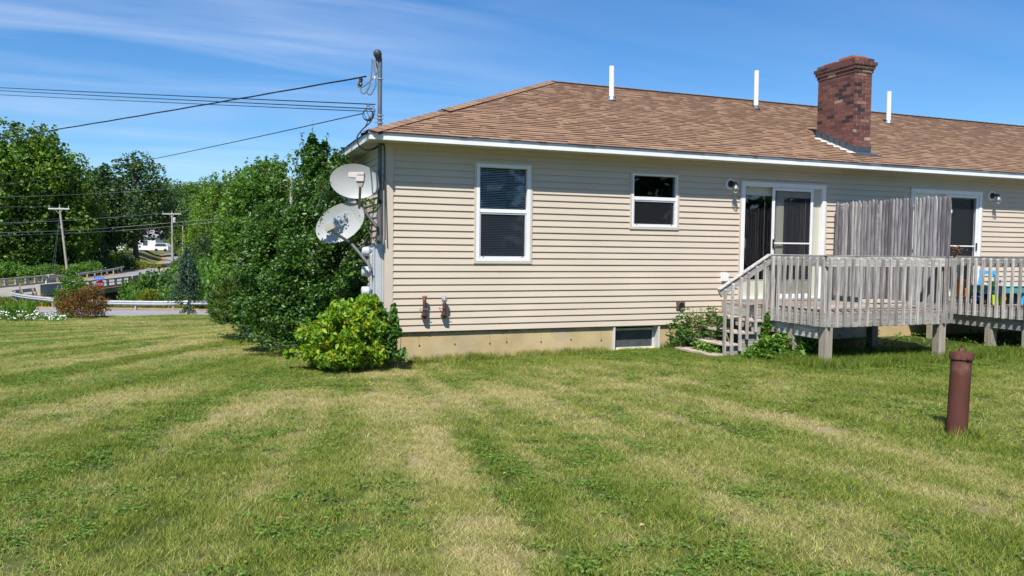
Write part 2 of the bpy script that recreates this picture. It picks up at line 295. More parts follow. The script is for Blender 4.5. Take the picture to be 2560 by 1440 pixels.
# ------------------------------------------------------------------ terrain
def nrm(x): return x / np.linalg.norm(x)
_pf = np.array([CF[0], CF[1]]); _pf /= np.linalg.norm(_pf); _pr = np.array([_pf[1], -_pf[0]])
DR = np.array([0, 8, 14, 20, 25, 30, 38, 45, 54, 60, 68, 76, 88, 94, 105, 125, 150, 180, 220, 300, 600, 2500.])
ZC = {
 -900: [-.45, -.47, -.70, -1.0, -1.25, -1.75, -2.8, -3.3, -3.4, -3.4, -3.5, -3.6, -3.5, -3.4, -3.2, -3, -2.5, -1, 2, 9, 18, 30],
 0:    [-.45, -.47, -.68, -.95, -1.16, -1.65, -2.7, -3.25, -3.35, -3.4, -3.5, -3.6, -3.5, -3.4, -3.2, -3, -2.4, -1, 2, 9, 18, 30],
 110:  [-.45, -.47, -.66, -.92, -1.12, -1.6, -2.7, -3.25, -3.35, -4.2, -5.5, -6.5, -6, -3.6, -3.3, -3, -2.2, -.8, 2, 9, 18, 30],
 230:  [-.45, -.47, -.64, -.90, -1.10, -1.6, -2.7, -3.25, -3.4, -5.5, -8, -8.5, -8, -4.2, -3.5, -3, -1.9, -.7, 2, 10, 20, 30],
 330:  [-.45, -.47, -.62, -.88, -1.06, -1.6, -2.7, -3.25, -3.4, -4.8, -6.5, -6.5, -5.0, -3.9, -3.4, -2.9, -1.6, -.6, 3, 12, 22, 30],
 450:  [-.45, -.47, -.60, -.86, -1.02, -1.6, -2.7, -3.25, -3.4, -3.9, -4.6, -4.4, -4.0, -3.7, -3.3, -2.8, -1.6, -.3, 3, 12, 22, 30],
 650:  [-.45, -.47, -.58, -.84, -1.04, -1.6, -2.7, -3.25, -3.4, -3.5, -3.6, -3.6, -3.5, -3.3, -3.0, -2.6, -1.5, 0, 3, 12, 22, 30],
 1000: [-.45, -.47, -.50, -.55, -.7, -1.0, -1.8, -2.4, -2.8, -3, -3, -3, -3, -3, -2.8, -2.4, -1.5, 0, 3, 12, 22, 30],
 2600: [-.45, -.46, -.40, -.38, -.4, -.4, -.5, -.6, -.8, -1, -1, -1, -1, -1, -1, -1, -1, 0, 2, 6, 10, 16]}
PXC = np.array(sorted(ZC)); ZT = np.array([ZC[k] for k in PXC])
# main road: lateral, forward, z, half width
RD = np.array([(-48.5, 20, -3.3), (-47.6, 40, -3.35), (-47.2, 60, -3.38), (-47.6, 72, -3.42), (-48.2, 81, -3.42), (-49.0, 89, -3.38), (-50.6, 100, -3.28), (-53.0, 113, -3.1), (-57.0, 127, -2.95), (-63, 146, -2.85), (-76, 180, -2.2), (-98, 225, -.6)])
RHW = 4.4
def smooth_poly(A, n=6):
    A = np.array(A, float); out = []
    for i in range(len(A) - 1):
        p0, p1, p2, p3 = A[max(i - 1, 0)], A[i], A[i + 1], A[min(i + 2, len(A) - 1)]
        for t in np.arange(n) / n:
            out.append(.5 * ((2 * p1) + (-p0 + p2) * t + (2 * p0 - 5 * p1 + 4 * p2 - p3) * t * t + (-p0 + 3 * p1 - 3 * p2 + p3) * t ** 3))
    out.append(A[-1]); return np.array(out)
RDS = smooth_poly(RD)
SR = smooth_poly([(-47, 51.5, -3.34), (-38, 50.6, -3.30), (-28, 50, -3.27), (-14, 50, -3.25), (5, 51, -3.2), (30, 56, -3.1)])   # side road
SHW = 3.7
def polydist(L, D, S):
    best = np.full(L.shape, 1e9); z = np.zeros(L.shape); tt = np.zeros(L.shape)
    for i in range(len(S) - 1):
        a, b = S[i], S[i + 1]; d = b[:2] - a[:2]; l2 = (d ** 2).sum()
        t = np.clip(((L - a[0]) * d[0] + (D - a[1]) * d[1]) / l2, 0, 1)
        ds = np.hypot(L - a[0] - t * d[0], D - a[1] - t * d[1]); m = ds < best
        best = np.where(m, ds, best); z = np.where(m, a[2] + t * (b[2] - a[2]), z); tt = np.where(m, a[1] + t * d[1], tt)
    return best, z, tt
def ground_z(X, Y):
    X = np.asarray(X, float); Y = np.asarray(Y, float)
    L = (X - CAM[0]) * _pr[0] + (Y - CAM[1]) * _pr[1]; D = (X - CAM[0]) * _pf[0] + (Y - CAM[1]) * _pf[1]
    px = 1280 + F * L / np.maximum(D, .5); px = np.clip(px, -899, 2599); Dc = np.clip(D, 0, 2499)
    i = np.clip(np.searchsorted(PXC, px) - 1, 0, len(PXC) - 2); j = np.clip(np.searchsorted(DR, Dc) - 1, 0, len(DR) - 2)
    u = (px - PXC[i]) / (PXC[i + 1] - PXC[i]); v = (Dc - DR[j]) / (DR[j + 1] - DR[j]); v = v * v * (3 - 2 * v) * .35 + v * .65
    z = ZT[i, j] * (1 - u) * (1 - v) + ZT[i + 1, j] * u * (1 - v) + ZT[i, j + 1] * (1 - u) * v + ZT[i + 1, j + 1] * u * v
    # flat ground by the house
    d1 = np.hypot(np.maximum(-X - 0.5, 0) / 3, np.maximum(Y - 11, 0) / 3) + np.maximum(-Y - 4, 0) / 5
    h = np.clip(1 - d1, 0, 1); zh = -.456 + .0115 * np.clip(X, 0, 9) - .02 * np.clip(Y, 0, 12)
    z = z * (1 - h) + zh * h
    z = z + .018 * np.sin(X * .9 + 1) * np.sin(Y * .7) * (D > 3)
    for S, hw in ((RDS, RHW), (SR, SHW)):
        ds, rz, tt = polydist(L, D, S)
        k = np.clip(1 - (ds - hw - .6) / 4.0, 0, 1); k = k * k * (3 - 2 * k)
        if S is RDS: k = np.where((tt > 72) & (tt < 91), 0, k)
        z = z * (1 - k) + (rz - .07) * k
    return z
def gz(p): return float(ground_z(p[0], p[1]))
def onG(px, D):
    p = GP(px, D, 0); p[2] = gz(p); return p
# value noise
_g = rng.random((256, 256))
def vn(x, y):
    xi = np.floor(x).astype(int); yi = np.floor(y).astype(int); fx = x - xi; fy = y - yi; fx = fx * fx * (3 - 2 * fx); fy = fy * fy * (3 - 2 * fy)
    g = lambda a, b: _g[a % 256, b % 256]
    return (g(xi, yi) * (1 - fx) + g(xi + 1, yi) * fx) * (1 - fy) + (g(xi, yi + 1) * (1 - fx) + g(xi + 1, yi + 1) * fx) * fy
def fbm(x, y, o=4):
    s = 0; a = .5; t = 0
    for k in range(o): s = s + a * vn(x * 2 ** k + 17 * k, y * 2 ** k + 5 * k); t += a; a *= .55
    return s / t
def unproj_ground(px, py, z=-.45):
    d = CF + CR * (px - 1280) / F - CU * (py - 720) / F; t = (z - CAM[2]) / d[2]; return (CAM + d * t)[:2]
STROKES = [  # dry mower-track bands and green bands lying on the lawn: pixels they were surveyed from, half width m, strength
 ([(1330, 1500), (1260, 1370), (1200, 1270), (1150, 1180), (1100, 1080)], .26, .85), ([(1215, 1375), (1235, 1330)], .36, .55),
 ([(1120, 1160), (1060, 1050), (960, 985)], .3, .25), ([(2540, 1230), (2330, 1160), (2130, 1100), (1960, 1055), (1800, 1020)], .22, .62),
 ([(2050, 1440), (1880, 1340), (1740, 1250), (1590, 1180), (1450, 1120)], .24, .4), ([(560, 1045), (650, 1020), (700, 985)], .38, .45),
 ([(880, 1000), (1200, 985), (1600, 965), (1750, 962)], .32, .38), ([(0, 1075), (160, 1040), (330, 985), (470, 955)], .5, .5),
 ([(0, 905), (250, 862), (400, 840), (520, 822)], .7, .55), ([(0, 845), (300, 822), (470, 812)], .9, .4), ([(0, 985), (260, 925), (480, 890)], .45, .25),
 ([(0, 1260), (260, 1180), (420, 1130)], .2, .3), ([(700, 1440), (640, 1330), (640, 1230)], .25, .22), ([(2300, 1440), (2150, 1380)], .3, .3),
 ([(840, 945), (930, 935), (1100, 930)], .3, .55),
 ([(0, 1130), (200, 1090), (420, 1030), (560, 985), (760, 960)], .4, -.32), ([(0, 935), (260, 890), (520, 850)], .4, -.38), ([(0, 868), (300, 842), (500, 818)], .5, -.25),
 ([(1440, 1440), (1330, 1290), (1240, 1160), (1170, 1060)], .28, -.4), ([(1900, 1440), (1650, 1290), (1450, 1180)], .3, -.2), ([(2560, 1190), (2300, 1110), (2080, 1050)], .25, -.3),
 ([(1700, 900), (2000, 925), (2560, 960)], .45, -.45), ([(1030, 925), (1400, 905), (1700, 893)], .28, -.4), ([(560, 900), (700, 950), (900, 965)], .5, -.35)]
_ST = [(np.array([unproj_ground(*p) for p in pts]), hw, s) for pts, hw, s in STROKES]
def dryness(X, Y):
    d = .62 * fbm(X * .35 + 3, Y * .35, 3) + .38 * fbm(X * 1.3, Y * 1.3 + 9, 3)
    d = (d - .5) * 1.5 + .455
    wx = X + .35 * (fbm(X * .8, Y * .8, 2) - .5); wy = Y + .35 * (fbm(X * .8 + 50, Y * .8, 2) - .5)
    for pts, hw, s in _ST:
        best = np.full(X.shape, 1e9)
        for i in range(len(pts) - 1):
            a, b = pts[i], pts[i + 1]; q = b - a; t = np.clip(((wx - a[0]) * q[0] + (wy - a[1]) * q[1]) / (q @ q), 0, 1)
            best = np.minimum(best, np.hypot(wx - a[0] - t * q[0], wy - a[1] - t * q[1]))
        d = d + .50 * s * np.exp(-(best / (hw * .85)) ** 2) * (.1 + 1.7 * fbm(X * 2.2 + 20, Y * 2.2, 3))
    # mower tracks fanning round the corner of the house
    Lt = (X - CAM[0]) * _pr[0] + (Y - CAM[1]) * _pr[1]; Dp = (X - CAM[0]) * _pf[0] + (Y - CAM[1]) * _pf[1]
    Df = 15.5 + 8.5 * np.clip((-3.0 - Lt) / 2.5, 0, 1); th = np.degrees(np.arctan2(Lt + 3.0, np.maximum(Df - Dp, .8))) + 2.2 * (fbm(X * .25, Y * .25 + 4, 2) - .5)
    st = np.sin(th * 2 * math.pi / 6.1 + 1.1) + .55 * np.sin(th * 2 * math.pi / 3.9 + 2.6 + .8 * np.sin(th * .2)) + .4 * np.sin(th * 2 * math.pi / 11.3 + .4) + .55 * np.sin(th * 2 * math.pi / 2.3 + 1.7 * np.sin(th * .13))
    amp = (.10 + .085 * np.clip((-2.0 - Lt) / 3, 0, 1)) * (.45 + 1.1 * fbm(X * .5 + 11, Y * .5, 2)) * (Dp > 1)
    d = d + amp * st + .30 * (fbm(X * 5.5, Y * 5.5 + 3, 3) - .5) + .16 * (fbm(X * 13, Y * 13, 2) - .5)
    # greener strip under the eaves and round the deck
    e = np.exp(-np.maximum(-Y - .0, 0) / .9) * (X > 0.2) + np.exp(-(np.hypot(X - 4.12, Y + 6.08) / .45) ** 2) + np.exp(-np.maximum(-2.6 - Y, 0) / .6) * (X > 5.2)
    return np.clip(d - .35 * np.minimum(e, 1), 0, 1)

def grassmat(name, inst):
    m = bpy.data.materials.new(name); m.use_nodes = True; t = m.node_tree; N = t.nodes; L = t.links; b = N['Principled BSDF']
    b.inputs['Roughness'].default_value = .7; b.inputs['Specular IOR Level'].default_value = .2
    dry = N.new('ShaderNodeAttribute'); dry.attribute_name = 'dry'
    if inst: dry.attribute_type = 'INSTANCER'
    rn = N.new('ShaderNodeAttribute'); rn.attribute_name = 'rnd'
    geo = N.new('ShaderNodeNewGeometry'); nz = N.new('ShaderNodeTexNoise'); nz.inputs['Scale'].default_value = 9 if not inst else 4; nz.inputs['Detail'].default_value = 6; nz.inputs['Roughness'].default_value = .7; L.new(geo.outputs['Position'], nz.inputs['Vector'])
    a = N.new('ShaderNodeMath'); a.operation = 'MULTIPLY_ADD'; a.inputs[1].default_value = .9; L.new(nz.outputs[0], a.inputs[0]); L.new(dry.outputs['Fac'], a.inputs[2])
    if inst:
        c = N.new('ShaderNodeMath'); c.operation = 'MULTIPLY_ADD'; c.inputs[1].default_value = 1.05; L.new(rn.outputs['Fac'], c.inputs[0]); L.new(a.outputs[0], c.inputs[2]); val = c.outputs[0]; lo, hi = .62, 2.05
    else: val = a.outputs[0]; lo, hi = .25, 1.35
    mr = N.new('ShaderNodeMapRange'); mr.inputs['From Min'].default_value = lo; mr.inputs['From Max'].default_value = hi; L.new(val, mr.inputs[0])
    cr = N.new('ShaderNodeValToRGB'); e = cr.color_ramp.elements
    if inst: cols = [(0, (.074, .130, .015)), (.22, (.150, .238, .025)), (.45, (.245, .322, .045)), (.66, (.345, .362, .085)), (.84, (.455, .425, .155)), (1, (.57, .50, .25))]
    else: cols = [(0, (.024, .040, .007)), (.35, (.05, .074, .012)), (.6, (.10, .115, .028)), (.85, (.20, .175, .075)), (1, (.28, .235, .12))]
    e[0].color = (*cols[0][1], 1); e[1].color = (*cols[-1][1], 1)
    for p, c_ in cols[1:-1]: q = e.new(p); q.color = (*c_, 1)
    L.new(mr.outputs[0], cr.inputs[0]); col_ = cr.outputs[0]
    if inst:   # every blade has its own tone
        m7 = N.new('ShaderNodeMath'); m7.operation = 'MULTIPLY'; m7.inputs[1].default_value = 7.31; L.new(rn.outputs['Fac'], m7.inputs[0]); fr = N.new('ShaderNodeMath'); fr.operation = 'FRACT'; L.new(m7.outputs[0], fr.inputs[0])
        m8 = N.new('ShaderNodeMapRange'); m8.inputs['To Min'].default_value = .50; m8.inputs['To Max'].default_value = 1.42; L.new(fr.outputs[0], m8.inputs[0]); vs = N.new('ShaderNodeVectorMath'); vs.operation = 'SCALE'; L.new(col_, vs.inputs[0]); L.new(m8.outputs[0], vs.inputs['Scale']); col_ = vs.outputs[0]
    L.new(col_, b.inputs['Base Color'])
    if inst:
        tr = N.new('ShaderNodeBsdfTranslucent'); L.new(col_, tr.inputs[0]); ms = N.new('ShaderNodeMixShader'); ms.inputs[0].default_value = .3
        L.new(b.outputs[0], ms.inputs[1]); L.new(tr.outputs[0], ms.inputs[2]); L.new(ms.outputs[0], N['Material Output'].inputs[0])
    else:
        bp = N.new('ShaderNodeBump'); bp.inputs['Strength'].default_value = .6; bp.inputs['Distance'].default_value = .03; L.new(nz.outputs[0], bp.inputs['Height']); L.new(bp.outputs[0], b.inputs['Normal'])
    return m
GROUNDM = grassmat('lawn_soil', False); BLADEM = grassmat('grass_blade', True)
def ground_sheet():
    Ds = np.concatenate([np.arange(-12, 30, .22), np.arange(30, 100, .8), np.arange(100, 260, 4), np.geomspace(260, 2500, 16)])
    Ls = np.concatenate([-np.geomspace(2500, 90, 18)[:-1], np.arange(-90, -24, 1.0), np.arange(-24, 14, .22), np.arange(14, 60, 2.0), np.geomspace(60, 2500, 16)])
    LL, DD = np.meshgrid(Ls, Ds); X = CAM[0] + _pr[0] * LL + _pf[0] * DD; Y = CAM[1] + _pr[1] * LL + _pf[1] * DD
    Z = ground_z(X, Y); n, m_ = X.shape; V = np.stack([X, Y, Z], -1).reshape(-1, 3)
    i, j = np.meshgrid(np.arange(n - 1), np.arange(m_ - 1), indexing='ij'); a = (i * m_ + j).ravel()
    Fq = np.stack([a, a + 1, a + m_ + 1, a + m_], 1)
    o = npmesh('ground', V, Fq, rng.random(len(V)), GROUNDM, None, True)
    at = o.data.attributes.new('dry', 'FLOAT', 'POINT'); at.data.foreach_set('value', dryness(X, Y).ravel().astype(np.float32))
    tag(o, kind='structure')
ground_sheet()
def ribbon(name, S, hw, off, mat, o0=-1.0, o1=1.0):
    V = []; Fq = []
    for i in range(len(S)):
        d = S[min(i + 1, len(S) - 1), :2] - S[max(i - 1, 0), :2]; d /= np.hypot(*d); n = np.array([d[1], -d[0]])
        for s in (o0, o1): q = S[i, :2] + n * hw * s; V.append(PL(q[0], q[1], S[i, 2] + off))
    for i in range(len(S) - 1): Fq.append((2 * i, 2 * i + 1, 2 * i + 3, 2 * i + 2))
    b = MB(); b.add(V, Fq, .5); return tag(b.build(name, mat), kind='structure')
ribbon('road_shoulder', RDS, RHW + 1.0, -.035, GRAVEL)
ribbon('road_shoulder', SR, SHW + 2.0, -.03, GRAVEL)
ribbon('side_road', SR, SHW, .004, ASPH)
b0 = RDS[:, 1]
ribbon('main_road', RDS[(b0 < 96)], RHW - .3, .012, ASPH2)
ribbon('main_road', RDS[(b0 > 94)], RHW - 1.0, .014, ASPH)
ribbon('road_line', RDS, .18, .03, YELP)

# ------------------------------------------------------------------ foliage tools
def leaf_arrays(C, size, aspect=.5, up=.35, var=.42, droop=0.0, axis=None, fold=.18, curl=.0):
    n = len(C); a = rng.normal(size=(n, 3)); a[:, 2] = a[:, 2] * .6 - droop
    if axis is not None: a = a * .55 + axis
    a /= np.linalg.norm(a, axis=1)[:, None]
    nn = rng.normal(size=(n, 3)) * .75; nn[:, 2] += up * 2.2; b = np.cross(nn, a); b /= np.linalg.norm(b, axis=1)[:, None] + 1e-9; n3 = np.cross(a, b)
    s = (size * (1 + var * rng.normal(size=n)))[:, None]; s = np.clip(s, size * .35, size * 2)
    V = np.empty((n, 6, 3)); w_ = s * aspect / 2
    V[:, 0] = C - a * s / 2; V[:, 1] = C - a * s * .12 + b * w_ + n3 * s * fold; V[:, 2] = C + a * s * .22 + b * w_ * .75 + n3 * s * fold * .8
    V[:, 3] = C + a * s / 2 - n3 * s * curl; V[:, 4] = C + a * s * .22 - b * w_ * .75 + n3 * s * fold * .8; V[:, 5] = C - a * s * .12 - b * w_ + n3 * s * fold
    return V.reshape(-1, 3)
def leaf_obj(name, C, size, mat, parent=None, rbias=None, **k):
    V = leaf_arrays(C, size, **k); n = len(C); base = (np.arange(n) * 6)[:, None]
    Fq = np.concatenate([base + np.array([[0, 1, 2, 3]]), base + np.array([[0, 3, 4, 5]])])
    r = rng.random(n) if rbias is None else np.clip(rbias + rng.normal(size=n) * .17, 0, 1)
    return npmesh(name, V, Fq, np.repeat(r, 6), mat, parent)
def needle_obj(name, C, size, mat, parent=None, axis=None, aspect=.18, rbias=None):
    n = len(C); a = rng.normal(size=(n, 3)) * .6
    if axis is not None: a = a + axis
    a /= np.linalg.norm(a, axis=1)[:, None]; b = np.cross(a, rng.normal(size=(n, 3))); b /= np.linalg.norm(b, axis=1)[:, None]
    s = size * (1 + .3 * rng.normal(size=(n, 1))); V = np.empty((n, 4, 3)); V[:, 0] = C - a * s / 2; V[:, 1] = C + b * s * aspect / 2; V[:, 2] = C + a * s / 2; V[:, 3] = C - b * s * aspect / 2
    r = rng.random(n) if rbias is None else np.clip(rbias + rng.normal(size=n) * .15, 0, 1)
    return npmesh(name, V.reshape(-1, 3), (np.arange(n * 4)).reshape(n, 4), np.repeat(r, 4), mat, parent)
def blob_pts(blobs, n, shell=.78, gaps=0.0, seed=0, full=.18):
    B = np.array(blobs, float); ar = (B[:, 3] * B[:, 4] * B[:, 5]) ** .667; k = rng.choice(len(B), n, p=ar / ar.sum())
    d = rng.normal(size=(n, 3)); d /= np.linalg.norm(d, axis=1)[:, None]
    r = shell + (1.08 - shell) * rng.random(n) ** .8; fi = rng.random(n) < full; r = np.where(fi, rng.random(n) ** .5, r)
    # lumpy surface
    lump = 1 + .16 * np.sin(d[:, 0] * 5 + k) * np.sin(d[:, 1] * 4 + k * 2) + .10 * np.sin(d[:, 2] * 9 + k)
    C = B[k, :3] + d * B[k, 3:6] * (r * lump)[:, None]
    if gaps > 0:
        s = gaps; q = C / s + seed; f = .5 * vn(q[:, 0] + q[:, 2] * .7, q[:, 1] + q[:, 2] * 1.3) + .5 * vn(q[:, 0] * 2.1 - q[:, 2], q[:, 1] * 2.1 + q[:, 2])
        C = C[f > .36]
    return C
def rand_blobs(n, w_, d_, h, r0=.26, r1=.38, z0=0.0, taper=.55):
    out = []
    for i in range(n):
        t = (i + .5) / n; z = z0 + h * (0.12 + .8 * t) ; rad = math.sin(math.pi * min(1, .22 + t * .72)) ** .6 * (1 - taper * max(0, t - .45))
        an = i * 2.399 + random.random(); q = random.uniform(.45, .8) * rad
        r = random.uniform(r0, r1) * (1 - .3 * t)
        out.append((math.cos(an) * q * w_ / 2, math.sin(an) * q * d_ / 2, z, r * w_ * .62, r * d_ * .62, r * h * .5))
    return out
def make_tree(label, w_, h, mat, n=9000, leaf=.34, trunk=.28, clear=.16, nb=16, group=None, name='tree', cat='tree', gaps=1.1, taper=.5, trunkmat=None, needles=False):
    t = root(name, label, cat, (0, 0, 0), group)
    bl = rand_blobs(nb, w_, w_, h * (1 - clear), z0=h * clear, taper=taper)
    b = MB(); pts = []; x = y = 0
    for i in range(7):
        pts.append((x, y, -.3 + (h * .86) * i / 6)); x += random.uniform(-.02, .02) * w_; y += random.uniform(-.02, .02) * w_
    b.tube(pts, [trunk * (1 - .13 * i) for i in range(7)], 7)
    for q in bl[::2]:
        z1 = max(q[2] - h * .12, h * clear * .8); b.tube([(0, 0, z1), (q[0] * .5, q[1] * .5, (z1 + q[2]) / 2 + .1), (q[0], q[1], q[2])], [trunk * .35, trunk * .22, trunk * .07], 5)
    b.build('trunk', trunkmat or BARK, t, True)
    C = blob_pts(bl, n, .72, gaps, random.random() * 50)
    br = np.clip(.5 + .0 * C[:, 2], 0, 1)
    if needles: needle_obj('crown', C, leaf, mat, t, aspect=.3)
    else: leaf_obj('crown', C, leaf, mat, t, aspect=.8, up=.3)
    return t
exec_marks = []

# ================================================================== THE HOUSE
EZ = 2.795; FT = 2.905; OH = .40; OHS = .42; XC = -.10; XE = 30.0; DEP = 9.14
SLOPE = 5 / 12.; CA = math.cos(math.atan(SLOPE)); SA = math.sin(math.atan(SLOPE)); RUN = (DEP + 2 * OH) / 2
house = root('house', 'long single storey beige vinyl sided house with brown hip roof and white fascia', 'house', (0, 0, 0))
CO = .1016
OPEN = [(1.262, 2.216, 1.034, 2.594), (3.975, 4.91, 1.617, 2.562), (6.17, 8.075, .40, 2.505), (10.135, 12.075, .40, 2.53), (15.5, 16.45, 1.03, 2.59), (18.6, 19.5, 1.6, 2.56), (22.6, 24.5, .4, 2.51)]
def siding(name, L0, L1, opens, z1, pos):     # pos(l, out, z) -> world
    b = MB(); n = int(z1 / CO) + 1
    for i in range(n):
        za, zb = i * CO, min((i + 1) * CO, z1)
        xs = sorted({L0, L1} | {q for o in opens for q in o[:2] if L0 < q < L1})
        # factory seams
        joints = [L0 + .3 + ((i * 1.37) % 3.66) + 3.66 * k for k in range(12)]
        for xa, xb in zip(xs[:-1], xs[1:]):
            cuts = [xa] + [j for j in joints if xa + .2 < j < xb - .2] + [xb]
            segs = [(za, zb)]
            for o in opens:
                if o[0] - 1e-4 <= xa and xb <= o[1] + 1e-4:
                    ns = []
                    for s0, s1 in segs:
                        if s1 <= o[2] or s0 >= o[3]: ns.append((s0, s1)); continue
                        if s0 < o[2]: ns.append((s0, o[2]))
                        if s1 > o[3]: ns.append((o[3], s1))
                    segs = ns
            for s0, s1 in segs:
                for c0, c1 in zip(cuts[:-1], cuts[1:]):
                    out = lambda z: .018 * (1 - ((z - za) / CO)) + .001 + (.0012 if c0 != xa else 0)
                    a = random.random()
                    lo = .0
                    m_ = s0 + (s1 - s0) * .5
                    pr = [(out(s0), s0), (out(s0) + .001, s0 + .004), (out(s1), s1)]
                    V = []
                    for l in (c0, c1): V += [pos(l, .0, s0)] + [pos(l, o_, z) for o_, z in pr] + [pos(l, 0, s1)]
                    b.add(V, [(0, 5, 6, 1), (1, 6, 7, 2), (2, 7, 8, 3), (3, 8, 9, 4), (0, 1, 2, 3, 4), (9, 8, 7, 6, 5)], a)
    return b.build(name, SIDING, house)
siding('front_wall', 0.0, XE, OPEN, EZ - .07, lambda l, o, z: (l, -o, z))
siding('side_wall', 0.10, DEP, [], EZ - .07, lambda l, o, z: (XC - o, l, z))
b = MB(); b.box(0, XE, -.020, -.004, EZ - .075, EZ - .001); b.box(XC - .02, XC - .004, .1, DEP, EZ - .075, EZ - .001); b.build('frieze_board', TRIMB, house)
b = MB(); b.box(XC - .022, .004, -.022, .0, -.005, EZ - .001); b.box(XC - .022, XC, 0, .105, -.005, EZ - .001); b.build('corner_post', TRIMB, house, bevel=.002)
# sheathing behind the siding (with the openings left out)
b = MB()
xs = sorted({0.0, XE} | {q for o in OPEN for q in o[:2]})
for xa, xb in zip(xs[:-1], xs[1:]):
    o = [o for o in OPEN if o[0] - 1e-4 <= xa and xb <= o[1] + 1e-4]
    if o: b.box(xa, xb, .002, .10, 0, o[0][2]); b.box(xa, xb, .002, .10, o[0][3], EZ)
    else: b.box(xa, xb, .002, .10, 0, EZ)
b.box(XC + .002, 0, .002, DEP, 0, EZ); b.box(0, XE, DEP - .1, DEP, 0, EZ); b.box(XE - .1, XE, .1, DEP - .1, 0, EZ)
b.build('wall_core', TRIMB, house)
# foundation with form-tie holes and a recess for the basement window
bw = (3.715, 4.60, -.42, -.02)
b = MB()
for xa, xb in ((XC + .03, bw[0]), (bw[1], XE)): b.box(xa, xb, .03, .28, -1.6, -.003)
b.box(bw[0], bw[1], .03, .28, -1.6, bw[2]); b.box(XC + .03, XC + .28, .28, DEP - .03, -1.6, -.003)
b.build('foundation', CONC, house)
HOLE = mk('tie_hole', (.15, .12, .075), .9, .2)
for i, x in enumerate((.42, .98, 1.55, 1.83, 2.42, 2.95, 3.5, 5.2, 5.9, 6.8, 7.7, 8.6, 9.5)):
    b = MB(); b.lathe([(.013, 0), (.013, .012), (.005, .016)], (x, .032, -.21 + .02 * math.sin(i * 3)), (0, -1, 0), 8); b.build('tie_hole', HOLE, house)
for i, x in enumerate((.42, 1.55, 1.83, 2.42, 3.5, 6.8, 8.6)):
    z = -.22; pts = []
    while z < -.03: pts.append((x + random.uniform(-.006, .006), .029, z)); z += .05
    b = MB(); b.tube(pts, .0016, 4); b.build('hairline_crack', HOLE, house)
# old ivy roots below the siding
b = MB()
for i in range(70):
    x = random.uniform(.3, 3.6) if i < 56 else random.uniform(4.7, 5.2); z = -.012; a = random.uniform(-2.6, -.5); pts = []
    for k in range(random.randint(3, 9)):
        pts.append((x, .027, z)); x += math.cos(a) * .02; z += math.sin(a) * .014; a += random.uniform(-.9, .9); z = min(z, -.006)
    b.tube(pts, .0016, 4)
for i in range(16): 
    x = random.uniform(.2, 3.3); b.tube([(x + k * .04, .026, -.014 - abs(random.gauss(0, .007))) for k in range(random.randint(4, 12))], .003, 4)
tag(b.build('ivy_remains', TWIG, house), kind='stuff')
# soffit, fascia
XA, XB, YA, YB = -OHS, XE + OHS, -OH, DEP + OH
b = MB()
b.box(XA + .02, XB - .02, YA + .02, .0, EZ, EZ + .012); b.box(XA + .02, XC - .0, .0, YB - .02, EZ, EZ + .012); b.box(XC, XB - .02, DEP, YB - .02, EZ, EZ + .012)
for x in np.arange(XA + .1, 20, .1): b.box(x, x + .006, YA + .02, 0, EZ - .004, EZ + .001)
for y in np.arange(.05, YB - .1, .1): b.box(XA + .02, XC - .02, y, y + .006, EZ - .004, EZ + .001)
b.build('soffit', SOFFIT, house)
b = MB()
zf0, zf1 = EZ - .012, FT - .02
b.box(XA, XB, YA, YA + .018, zf0, zf1); b.box(XA, XA + .018, YA + .018, YB, zf0, zf1); b.box(XB - .018, XB, YA + .018, YB, zf0, zf1); b.box(XA + .018, XB - .018, YB - .018, YB, zf0, zf1)
b.build('fascia', FASC, house)
b = MB()
for (x0, x1, y0, y1) in ((XA - .012, XB + .012, YA - .014, YA - .002), (XA - .014, XA - .002, YA - .002, YB)):
    b.box(x0, x1, y0, y1, zf1 - .022, zf1 + .012)
b.build('drip_edge', GALV, house)
# roof structure + shingles as individual tabs
roof_b = MB(); RZ = FT + RUN * SLOPE - .03
xa, xb = XA - .01, XB + .01; ya, yb = YA - .01, YB + .01; z0 = FT - .022
A = (xa, ya, z0); B_ = (xb, ya, z0); C_ = (xb, yb, z0); D_ = (xa, yb, z0); E_ = (xa + RUN, (ya + yb) / 2, RZ); F_ = (xb - RUN, (ya + yb) / 2, RZ)
roof_b.add([A, B_, C_, D_, E_, F_], [(0, 1, 5, 4), (1, 2, 5), (2, 3, 4, 5), (3, 0, 4), (3, 2, 1, 0)], .4)
roof = roof_b.build('roof', SHING, house)
b = MB(); EXP = .128; SL = RUN / CA; n = int(SL / EXP)
def tabs(b, x_at, p_at, smax, side):
    for i in range(n + 1):
        s0 = i * EXP - .012; s1 = s0 + EXP + .01; xl, xr = x_at(max(s0, 0)); xl1, xr1 = x_at(min(s1, smax)); x = xl - random.uniform(0, .2)
        while x < xr:
            wd = random.choice((.10, .14, .17, .2, .24, .31)); x1 = x + wd; c0, c1 = max(x, xl), min(x1, xr)
            if c1 > c0 + .01:
                t0, t1 = max(x, xl1), min(x1, xr1)
                if t1 <= t0: t0 = t1 = (c0 + c1) / 2
                lift = .018 if random.random() < .6 else .011
                ds = random.choice((0, 0, -.004, .003))
                a = .12 + random.random() * .80
                b.add([p_at(c0, s0 + ds, 0), p_at(c1, s0 + ds, 0), p_at(c0, s0 + ds, lift), p_at(c1, s0 + ds, lift), p_at(t1, s1, .0035), p_at(t0, s1, .0035)], [(2, 3, 4, 5)], min(1, max(0, a)))
                b.add([p_at(c0, s0 + ds, 0), p_at(c1, s0 + ds, 0), p_at(c0, s0 + ds, lift), p_at(c1, s0 + ds, lift)], [(0, 1, 3, 2)], 0.0)  # butt edge darkened as a course shadow line, over dark cut asphalt
            x = x1
k_ = CA
